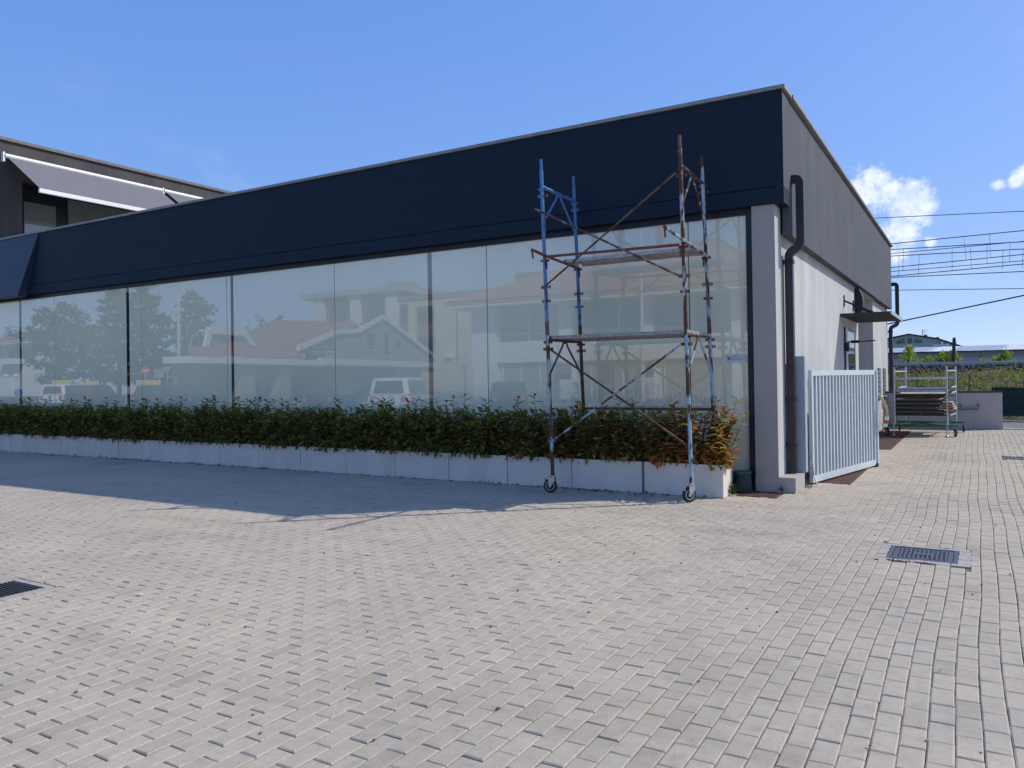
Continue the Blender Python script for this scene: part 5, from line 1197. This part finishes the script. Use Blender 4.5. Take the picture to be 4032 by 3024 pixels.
def restaurant():
    P0 = Vector((-46.0, -17.0, 0)); u = Vector((-.229, -.973, 0)).normalized(); n = Vector((.973, -.229, 0)).normalized()
    o = thing('gabled_restaurant', P0+u*18, 'grey gabled restaurant with white eaves and tiled roof mirrored in the middle of the glass', 'building')
    def W(s, d, z): return P0+u*s+n*d+Vector((0, 0, z))
    dm = Vector((-.80, -.60, 0))
    def W2(s, k, z): return P0+u*s+dm*k+Vector((0, 0, z))
    def blk(name, m, s0, s1, d0, d1, z0, z1, par=o):
        V = [W(s, d, z) for z in (z0, z1) for s, d in ((s0, d0), (s1, d0), (s1, d1), (s0, d1))]
        return MB().add(V, [(0, 1, 2, 3), (7, 6, 5, 4), (0, 4, 5, 1), (1, 5, 6, 2), (2, 6, 7, 3), (3, 7, 4, 0)]).build(name, m, par)
    MB().prism([W(-3, -2.2, 0), W(38.5, -2.2, 0), W(38.5, -2.2, 2.9), W(-3, -2.2, 2.9)], dm*9).build('lower_wall', 'shedwall', o)
    blk('canopy_board', 'whitewall', -3.6, 12.6, -2.5, -.02, 2.88, 3.33); blk('canopy_board', 'whitewall', 12.65, 38.8, -2.5, .05, 2.95, 3.55)
    for s in (2.4, 7.2): blk('pillar', 'greywall', s, s+1.6, -2.1, -.6, 0, 2.87)
    blk('dark_doorway', 'charcoal', 4.4, 6.9, -2.19, -2.1, 0, 2.4); blk('dark_doorway', 'charcoal', 9.6, 18, -2.19, -2.1, 0, 2.6)
    # gable front
    g = [(12.5, 3.6), (37.4, 3.6), (37.4, 3.9), (24.7, 7.55), (19.7, 5.95), (15.4, 5.55), (12.5, 4.6)]
    MB().prism([W(s, -.30, z) for s, z in g], dm*8).build('gable_wall', 'greywall', o)
    edge = [(9.2, 4.05), (15.4, 5.72), (19.7, 6.1), (24.7, 7.75), (37.9, 4.05)]
    for (a, za), (b_, zb) in zip(edge[:-1], edge[1:]):
        MB().prism([W(a, .0, za), W(b_, .0, zb), W(b_, .0, zb+.42), W(a, .0, za+.42)], -n*.28).build('barge_board', 'whitewall', o)
    for (s0, z0, s1, z1) in ((21.57, 4.55, 23.09, 6.19), (25.3, 3.99, 26.15, 6.27), (27.97, 4.61, 28.92, 5.67), (14.2, 4.2, 15.2, 5.1)):
        w = blk('window', 'charcoal', s0, s1, -.30, -.26, z0, z1); blk('sill', 'whitewall', s0-.1, s1+.1, -.299, -.15, z0-.12, z0-.01, w)
    # roofs
    b = MB(); tiled_roof(b, W(-3.8, -.1, 3.36), W(10, -.1, 3.36), W2(10, 2.6, 4.1), W2(-3.8, 2.6, 4.1), 6, 50)
    tiled_roof(b, W2(-2, 2.2, 3.9), W2(22, 2.2, 3.9), W2(22, 8, 7.9), W2(7, 8, 7.0), 16, 80)
    tiled_roof(b, W(10, -.2, 4.2), W2(10.5, 9, 4.2), W2(24.7, 9, 8.15), W(24.7, -.2, 8.15), 14, 40); tiled_roof(b, W2(38.2, 9, 4.2), W(38.2, -.2, 4.2), W(24.7, -.2, 8.15), W2(24.7, 9, 8.15), 14, 40)
    b.build('roof', 'tile', o)
    d = [(.6, 4.0), (6.1, 4.0), (4.8, 5.35), (.9, 5.35)]
    w = MB().prism([W(s, -2.2, z) for s, z in d], dm*3).build('dormer', 'greywall', o)
    for (a, za), (b_, zb) in (((.4, 5.35), (4.9, 5.35)), ((4.8, 5.3), (6.3, 3.95)), ((.2, 3.95), (.6, 5.35))):
        MB().beam(W(a, -2.05, za), W(b_, -2.05, zb), .5, .22, n).build('trim', 'whitewall', w)
    blk('pane', 'glass', 2.1, 4.0, -2.19, -2.12, 4.1, 4.9, w)
    sg = MB().prism([W(s, -.3, z) for s, z in ((11.0, 3.62), (13.6, 3.62), (13.6, 4.4), (13.1, 4.85), (12.3, 5.0), (11.5, 4.85), (11.0, 4.4))], -n*.15).build('roof_sign', 'charcoal', o)
    blk('sign_line', 'white', 11.5, 13.1, -.299, -.28, 4.05, 4.12, sg); blk('sign_line', 'white', 11.7, 12.9, -.299, -.28, 3.85, 3.9, sg); blk('sign_emblem', 'white', 12.0, 12.6, -.299, -.28, 4.35, 4.65, sg)
    for s in (30.5, 33.5):
        a = blk('air_conditioner', 'white', s, s+1.7, -2.19, -1.7, 1.75, 2.75); 
        c = W(s+.55, -1.69, 2.25); MB().lathe([(.38, 0), (.38, .02)], c, n, 16).build('fan_grille', 'shedwall', a)
    s = MB().beam(W(17.2, -2.05, 1.55), W(19.2, -2.05, 1.55), .05, .45).build('yellow_sign', 'yellow', o)
restaurant()
def flats():
    o = thing('red_and_cream_flats', (-70, -66, 0), 'three-storey cream and red block of flats behind the gabled restaurant in the glass', 'building')
    Y0 = -62.
    MB().box(-82.2, -66.9, -76, Y0-.5, 0, 13.2).build('red_wall', 'brick', o)
    for a, c in ((-82.2, -80.4), (-75.3, -73.6), (-68.9, -67.0)):
        MB().box(a, c, Y0-.499, Y0, 0, 13.0).build('pilaster', 'whitewall', o); MB().box(a-.2, c+.2, Y0-.499, Y0+.15, 13.01, 13.4).build('capital', 'whitewall', o)
    MB().box(-84.5, -65.6, -77, Y0+.5, 13.42, 14.2).build('cornice', 'shedroof', o)
    for a, c in ((-79.5, -76.3), (-72.6, -69.8)): 
        for z in (10.2, 6.6): MB().box(a, c, Y0-.499, Y0-.42, z, z+1.9).build('window', 'glass', o)
    MB().box(-66.89, -50, -77, Y0-.3, 0, 12.2).build('cream_wall', 'cream', o)
    MB().box(-66.9, -49.8, -77.2, Y0-.1, 12.21, 12.8).build('parapet', 'brick', o)
    for a, c, z0, z1 in ((-66.6, -65.3, 9.4, 11.7), (-63.7, -60.9, 9.0, 11.2), (-63.7, -60.9, 4.6, 7.2)):
        w = MB().box(a, c, Y0-.299, Y0-.22, z0, z1).build('window', 'glass', o); MB().box(a, c, Y0-.299, Y0-.15, z0-1.9, z0-.02).build('apron', 'brick', w)
    MB().tube([(-57.3, Y0-.2, 12), (-57.3, Y0-.2, 3.4), (-56.2, Y0-.2, 3.3), (-56.2, Y0-.2, 0)], .07, 6).build('drainpipe', 'charcoal', o)
    for x, z in ((-59.0, 4.3), (-65.2, 6.9)): MB().box(x, x+1.0, Y0-.299, Y0+.15, z, z+.75).build('air_conditioner', 'white', o)
    MB().box(-72, -69.0, -70, -66, 14.21, 15.4).build('roof_room', 'shedwall', o)
    o = thing('white_corner_house', (-118, -44, 0), 'white house with shallow tiled roof at the far left of the glass reflection', 'building')
    MB().box(-128, -112, -56, -40, 0, 7.4).build('wall', 'whitewall', o)
    MB().box(-129, -112.4, -57, -38.2, 7.41, 7.8).build('eave_board', 'whitewall', o)
    b = MB(); tiled_roof(b, (-129, -38, 7.85), (-112, -38, 7.85), (-112, -48, 10.2), (-129, -48, 10.2), 12, 50); tiled_roof(b, (-112, -38, 7.85), (-112, -58, 7.85), (-112.1, -48, 10.2), (-112.1, -48, 10.2), 6, 20); b.build('roof', 'tile', o)
    MB().box(-122, -117, -39.99, -38.6, 4.6, 5.4).build('balcony', 'whitewall', o); MB().box(-121, -114, -39.99, -39.9, 5.4, 6.9).build('window', 'glass', o)
flats()
def tree(name, x, y, h, rad, n, label, conifer=True, seed=0, col=(.028, .050, .022)):
    r = np.random.default_rng(seed); o = thing(name, (x, y, 0), label, 'tree', 'trees across the street')
    tk = MB().tube([(x, y, 0), (x+.1, y, h*.4), (x, y, h*.97)], [h*.022, h*.015, .04], 8)
    P = []; D = []
    nb = 46 if conifer else 30
    for b in range(nb):
        f = .16+.82*(b+r.random()*.6)/nb; a = b*2.4+r.normal(0, .3)
        L_ = rad*((1-f)**.8+.05)*r.uniform(.65, 1.15) if conifer else rad*math.sin(math.pi*min(1, (f-.05)*1.0))**.6*r.uniform(.6, 1.1)
        p0 = np.array([x, y, f*h]); d = np.array([math.cos(a), math.sin(a), (-.12 if conifer else .25)+r.normal(0, .08)])
        tk.tube([tuple(p0), tuple(p0+d*L_*.95)], [.05+.06*(1-f), .015], 5, False)
        m = max(6, int(n/nb*(.4+L_/rad*1.4)))
        t = r.random(m)**.6
        pts = p0+d*(L_*t)[:, None]+r.normal(0, 1, (m, 3))*np.array([.30, .30, .12 if conifer else .30])*(.5+L_*.16)
        P.append(pts); D.append(np.tile(d, (m, 1))+r.normal(0, .7, (m, 3)))
    tk.build('trunk', 'bark', o)
    P = np.concatenate(P); D = np.concatenate(D); m = len(P)
    cc = np.array([col])*r.uniform(.4, 1.7, (m, 1))
    v, q, t, c = leafset(P, D, r.normal(0, .5, (m, 3))+np.array([[0, 0, 1.]]), r.uniform(.45, .95, m), r.uniform(.22, .42, m), cc, r.uniform(0, .3, m))
    l = link('crown', np_mesh('crown', v, q, 'leaf', None, c, t), o); l['kind'] = 'stuff'
tree('cedar_tree', -101.5, -36, 11.6, 4.6, 1700, 'leafy dark tree left of the tall cedars in the glass', False, 11, (.035, .062, .025))
tree('cedar_tree', -90, -37, 13.5, 7.0, 2600, 'broad tall cedar in the glass beside the left dark mullion', True, 12)
tree('cedar_tree', -82, -35, 13.6, 6.2, 2300, 'second tall cedar in the glass behind the white lamp post', True, 13)
tree('cedar_tree', -73.2, -35, 11.6, 5.6, 2000, 'pointed cedar in the glass right of the white lamp post', True, 14)
tree('cedar_tree', -88, -60, 10.5, 4.5, 900, 'small far tree above the restaurant dormer in the glass', False, 15, (.04, .06, .025))
def facing(x, y):
    d = Vector((0-x, 20.84-y, 0)).normalized(); return d, Vector((-d.y, d.x, 0))
def street():
    def lamp(x, y, h, r, label, hook):
        o = thing('lamp_post', (x, y, 0), label, 'lamp post', 'lamp posts across the street')
        MB().tube([(x, y, 0), (x, y, h*.45), (x, y, h)], [r*1.25, r, r*.7], 12).build('pole', 'pole', o, True)
        MB().tube([(x, y, h), (x+hook*.15, y, h+.8), (x+hook*.6, y, h+1.4), (x+hook*1.5, y, h+1.6)], r*.65, 8).build('arm', 'pole', o, True)
        MB().bbox(x+hook*1.5-.35, x+hook*1.5+.35, y-.13, y+.13, h+1.54, h+1.70, .03).build('lamp_head', 'white', o)
    lamp(-48.7, -15, 8.4, .14, 'tall white lamp post mirrored in the left part of the glass', 1)
    lamp(-15.05, -18, 8.9, .11, 'tall grey lamp post mirrored behind the scaffold', 1)
    o = thing('small_lamp', (-28.6, -22, 0), 'short single-arm lamp mirrored left of the white villa', 'lamp post', 'lamp posts across the street')
    MB().tube([(-28.6, -22, 0), (-28.6, -22, 3.45)], .07, 8).build('pole', 'pole', o); MB().bbox(-29.2, -28.5, -22.1, -21.9, 3.45, 3.52, .02).build('lamp_head', 'white', o)
    o = thing('street_light', (-50.2, -17, 0), 'small hooked street light mirrored left of the tall white post', 'lamp post', 'lamp posts across the street')
    MB().tube([(-50.2, -17, 0), (-50.2, -17, 4.0), (-49.9, -17, 4.9), (-48.9, -17, 5.3)], .06, 8).build('pole', 'pole', o, True); MB().bbox(-49.0, -47.9, -17.15, -16.85, 5.25, 5.42, .05).build('lamp_head', 'white', o)
    o = thing('lantern_post', (-60.9, -10, 0), 'white post with two lanterns mirrored at the left edge', 'lamp post', 'lamp posts across the street')
    MB().tube([(-60.9, -10, 0), (-60.9, -10, 2.15)], .06, 8).build('pole', 'white', o); MB().beam((-61.9, -10, 2.0), (-60.4, -10, 2.0), .05, .05).build('arm', 'white', o)
    for x in (-61.85, -60.5): MB().lathe([(.10, 0), (.2, .22), (.26, .25), (.05, .42)], (x, -10, 1.98), (0, 0, 1), 8).build('lantern', 'white', o)
    # road signs
    def sign(x, y, z, r, kind, label, m):
        d, s = facing(x, y); o = thing('road_sign', (x, y, 0), label, 'sign', 'road signs across the street')
        MB().tube([(x, y, 0), (x, y, z)], .035, 8).build('post', 'pole', o)
        c = Vector((x, y, z))+d*.05
        if kind == 'round':
            f = MB().lathe([(r, 0), (r, .02)], c, d, 28).build('plate', m, o)
            if m == 'signred': MB().beam(c+d*.03-s*r*.7, c+d*.03+s*r*.7, .012, r*.32).build('bar', 'white', f)
        elif kind == 'tri': MB().prism([c+s*r, c-s*r, c-Vector((0, 0, r*1.6))], d*.02).build('plate', m, o)
        else: MB().prism([c+s*r+Vector((0, 0, r)), c-s*r+Vector((0, 0, r)), c-s*r-Vector((0, 0, r)), c+s*r-Vector((0, 0, r))], d*.02).build('plate', m, o)
    sign(-52.6, -15, 2.48, .32, 'round', 'red no-entry sign mirrored beside the dark mullion', 'signred')
    sign(-58.1, -20, 2.35, .36, 'sq', 'grey square sign back mirrored right of the no-entry sign', 'signgrey')
    sign(-57.0, -20, 2.9, .38, 'tri', 'grey triangular sign back mirrored next to the square one', 'signgrey')
    sign(-66.0, -13, .95, .3, 'round', 'blue arrow sign mirrored low at the left', 'signblue')
    for k, (x, z0, z1, w, lab) in enumerate(((-73.3, 1.26, 1.97, .7, 'yellow panel mirrored at the far left behind the trees'), (-68.8, 1.40, 1.85, .5, 'small yellow panel mirrored left of the dark mullion'), (-61.1, 1.0, 1.85, .95, 'wide yellow panel mirrored right behind the dark mullion'), (-57.6, 1.05, 1.76, .28, 'narrow yellow panel mirrored beside the road signs'))):
        y = -20.5-k*.3; d, s = facing(x, y); c = Vector((x, y, 0)); o = thing('yellow_board', c, lab, 'sign', 'yellow boards across the street')
        MB().prism([c+s*w+Vector((0, 0, z1)), c-s*w+Vector((0, 0, z1)), c-s*w+Vector((0, 0, z0)), c+s*w+Vector((0, 0, z0))], d*.06).build('panel', 'yellow', o)
        for q in (-.8, .8): MB().tube([c+s*w*q-d*.03, c+s*w*q-d*.03+Vector((0, 0, z1))], .03, 6).build('post', 'pole', o)
    o = thing('yellow_flag', (-55.9, -20, 0), 'yellow-green feather flag mirrored left of the tall white post', 'flag'); d, s = facing(-55.9, -20); c = Vector((-55.9, -20, 0))
    MB().prism([c+Vector((0, 0, 1.3))+s*.25, c+Vector((0, 0, 1.3))-s*.25, c+Vector((0, 0, 2.2))-s*.2, c+Vector((0, 0, 2.9))], d*.02).build('cloth', 'flag', o); MB().tube([c, c+Vector((0, 0, 2.95))], .02, 6).build('pole', 'pole', o)
    # street board with slats
    y = -25.; o = thing('direction_board', (-57, y, 0), 'brown slatted direction board mirrored above the restaurant corner', 'sign')
    d, s = facing(-57, y); c = Vector((-57, y, 0))
    for k in range(4): MB().prism([c+s*1.1+Vector((0, 0, 4.15+.4*k)), c-s*1.1+Vector((0, 0, 4.15+.4*k)), c-s*1.1+Vector((0, 0, 4.48+.4*k)), c+s*1.1+Vector((0, 0, 4.48+.4*k))], d*.05).build('slat', 'greywall' if k % 2 else 'cream', o)
    for q in (-.9, .9): MB().tube([c+s*q-d*.05, c+s*q-d*.05+Vector((0, 0, 5.8))], .05, 6).build('post', 'pole', o)
    # railing in front of the villa
    o = thing('street_railing', (-24, -23, 0), 'low grey railing mirrored along the foot of the white villa', 'railing')
    MB().beam((-36, -23, .98), (-8, -23, .98), .05, .06).build('top_rail', 'pole', o); MB().beam((-36, -23, .15), (-8, -23, .15), .04, .05).build('bottom_rail', 'pole', o)
    for k in range(94): MB().box(-35.9+k*.3, -35.84+k*.3, -23.02, -22.98, .176, .949).build('baluster', 'pole', o)
    # dwarf palms by the villa
    r = np.random.default_rng(31)
    for x, lab in ((-25.4, 'left dwarf palm mirrored before the white villa'), (-18.9, 'right dwarf palm mirrored before the white villa')):
        o = thing('dwarf_palm', (x, -27.5, 0), lab, 'palm', 'dwarf palms by the villa'); MB().tube([(x, -27.5, 0), (x, -27.5, .55)], [.16, .12], 8).build('trunk', 'bark', o)
        n = 130; a = r.uniform(0, 6.28, n); el = r.uniform(.05, 1.3, n); D = np.stack([np.cos(a)*np.cos(el), np.sin(a)*np.cos(el), np.sin(el)], 1)
        v, q, t, c = leafset(np.tile([[x, -27.5, .5]], (n, 1)), D, np.tile([[.1, .05, 1.]], (n, 1)), r.uniform(.6, 1.0, n), np.full(n, .07), np.array([[.05, .075, .03]])*r.uniform(.6, 1.5, (n, 1)), r.uniform(.2, .6, n))
        l = link('fronds', np_mesh('fronds', v, q, 'leaf', None, c, t), o); l['kind'] = 'stuff'
street()
def car(x, y, ang, L_, Wd, H, mat, label, boxy=0.0):
    o = thing('parked_car', (x, y, 0), label, 'car', 'cars parked behind the camera')
    MT = Matrix.Translation((x, y, 0)) @ Matrix.Rotation(ang, 4, 'Z')
    zb = .52*H+.06
    low = [(-.5*L_, .30), (-.5*L_+.05, .62*zb+.1), (-.49*L_, zb-.03), (-.42*L_, zb), (.22*L_, zb), (.44*L_, zb-.12), (.5*L_, zb-.30), (.5*L_, .30), (.44*L_, .2), (-.46*L_, .2)]
    def loft(prof, w0, w1, name, m, par=o, smooth=True):
        n = len(prof); V = []
        for s, wk, ins in ((-1, 1, .0), (-1, 1, 0), (1, 1, 0), (1, 1, 0)): pass
        zmin = min(z for _, z in prof); zmax = max(z for _, z in prof)
        def hw(z): t = (z-zmin)/max(1e-6, zmax-zmin); return w0*(1-t)+w1*t
        rings = []
        for f in (-1.0, -.86, .86, 1.0):
            sh = .96 if abs(f) == 1.0 else 1.0
            rings.append([(px*sh, f*hw(pz), pz if abs(f) < 1 else zmin+(pz-zmin)*.94+.01) for px, pz in prof])
        V = [p for r_ in rings for p in r_]; Fc = [tuple(range(n)), tuple(range(3*n, 4*n))[::-1]]
        for k in range(3):
            for i in range(n):
                j = (i+1) % n; Fc.append((k*n+i, k*n+n+i, k*n+n+j, k*n+j))
        return MB().add(V, Fc).xform(MT).build(name, m, par, smooth)
    body = loft(low, Wd/2, Wd/2*.97, 'body', mat)
    rr = -.47*L_+.02 if boxy else -.40*L_
    cab = [(rr, zb+.005), (rr+.10+.12*(1-boxy), H-.10), (rr+.28, H-.01), (.02*L_, H), (.10*L_, H-.05), (.24*L_, zb+.005)]
    loft(cab, Wd/2*.95, Wd/2*.80, 'cabin', mat)
    def pane(pts, name='window', m='glass'): MB().add(pts, [tuple(range(len(pts)))]).xform(MT).build(name, m, body)
    e = .012
    tz0, tz1 = zb+.06, H-.14
    def cx(z, a, b): return a[0]+(b[0]-a[0])*(z-a[1])/(b[1]-a[1])
    xr0, xr1 = cx(tz0, cab[0], cab[1])-e, cx(tz1, cab[0], cab[1])-e
    MB().prism([(xr0, -Wd*.36, tz0), (xr0, Wd*.36, tz0), (xr1, Wd*.31, tz1), (xr1, -Wd*.31, tz1)], (-.01, 0, 0)).xform(MT).build('rear_window', 'glass', body)
    xf0, xf1 = cx(tz0, cab[5], cab[4])+e, cx(tz1, cab[5], cab[4])+e
    MB().prism([(xf0, -Wd*.38, tz0), (xf0, Wd*.38, tz0), (xf1, Wd*.33, tz1), (xf1, -Wd*.33, tz1)], (.01, 0, 0)).xform(MT).build('windscreen', 'glass', body)
    for s in (-1, 1):
        for a0, a1 in ((xr0+.22, -.08*L_), (-.06*L_, xf0-.20)):
            MB().prism([(a0, s*Wd*.472, tz0), (a1, s*Wd*.472, tz0), (min(a1, xf1-.06), s*Wd*.418, tz1), (max(a0+.04, xr1+.12), s*Wd*.418, tz1)], (0, s*.012, 0)).xform(MT).build('side_window', 'glass', body)
        MB().bbox(-.5*L_-.015, -.5*L_+.12, s*Wd*.36-.09, s*Wd*.36+.09, zb-.30, zb-.06, .02).xform(MT).build('rear_lamp', 'lampred', body)
        MB().bbox(.5*L_-.12, .5*L_+.012, s*Wd*.36-.12, s*Wd*.36+.12, zb-.42, zb-.30, .02).xform(MT).build('headlamp', 'zinc', body)
        for wx in (-.31*L_, .32*L_):
            w = MB().lathe([(.2, -.1), (.30, -.1), (.33, -.07), (.33, .07), (.30, .1), (.2, .1)], (wx, s*(Wd/2-.1), .33), (0, 1, 0), 20).xform(MT).build('wheel', 'rubber', o, True)
            MB().lathe([(.05, -.11), (.2, -.105), (.2, .105), (.05, .11)], (wx, s*(Wd/2-.1), .33), (0, 1, 0), 14).xform(MT).build('rim', 'zinc', w, True)
car(-21.9, -6.6, R(249), 4.2, 1.86, 1.62, 'carwhite', 'white boxy car with dark rear window mirrored in the middle of the glass', 1.0)
car(-28.0, -8.6, R(246), 4.2, 1.78, 1.40, 'cardark', 'dark hatchback mirrored left of the white car')
car(-39.2, -9.0, R(240), 4.3, 1.8, 1.42, 'cardark', 'dark car mirrored under the white lamp post')
car(-42.8, -9.3, R(240), 4.3, 1.8, 1.42, 'cardark', 'second dark car mirrored beside the dark mullion')
car(-49.0, -9.0, R(240), 4.3, 1.82, 1.50, 'carred', 'maroon car with red lamp mirrored left of the dark mullion', 1.0)
car(-54.5, -10.5, R(240), 4.4, 1.8, 1.58, 'carwhite', 'white car mirrored at the left beside the maroon one', 1.0)
car(-19.4, -11.5, R(238), 4.3, 1.8, 1.36, 'cardark', 'dark car mirrored right of the white boxy car')
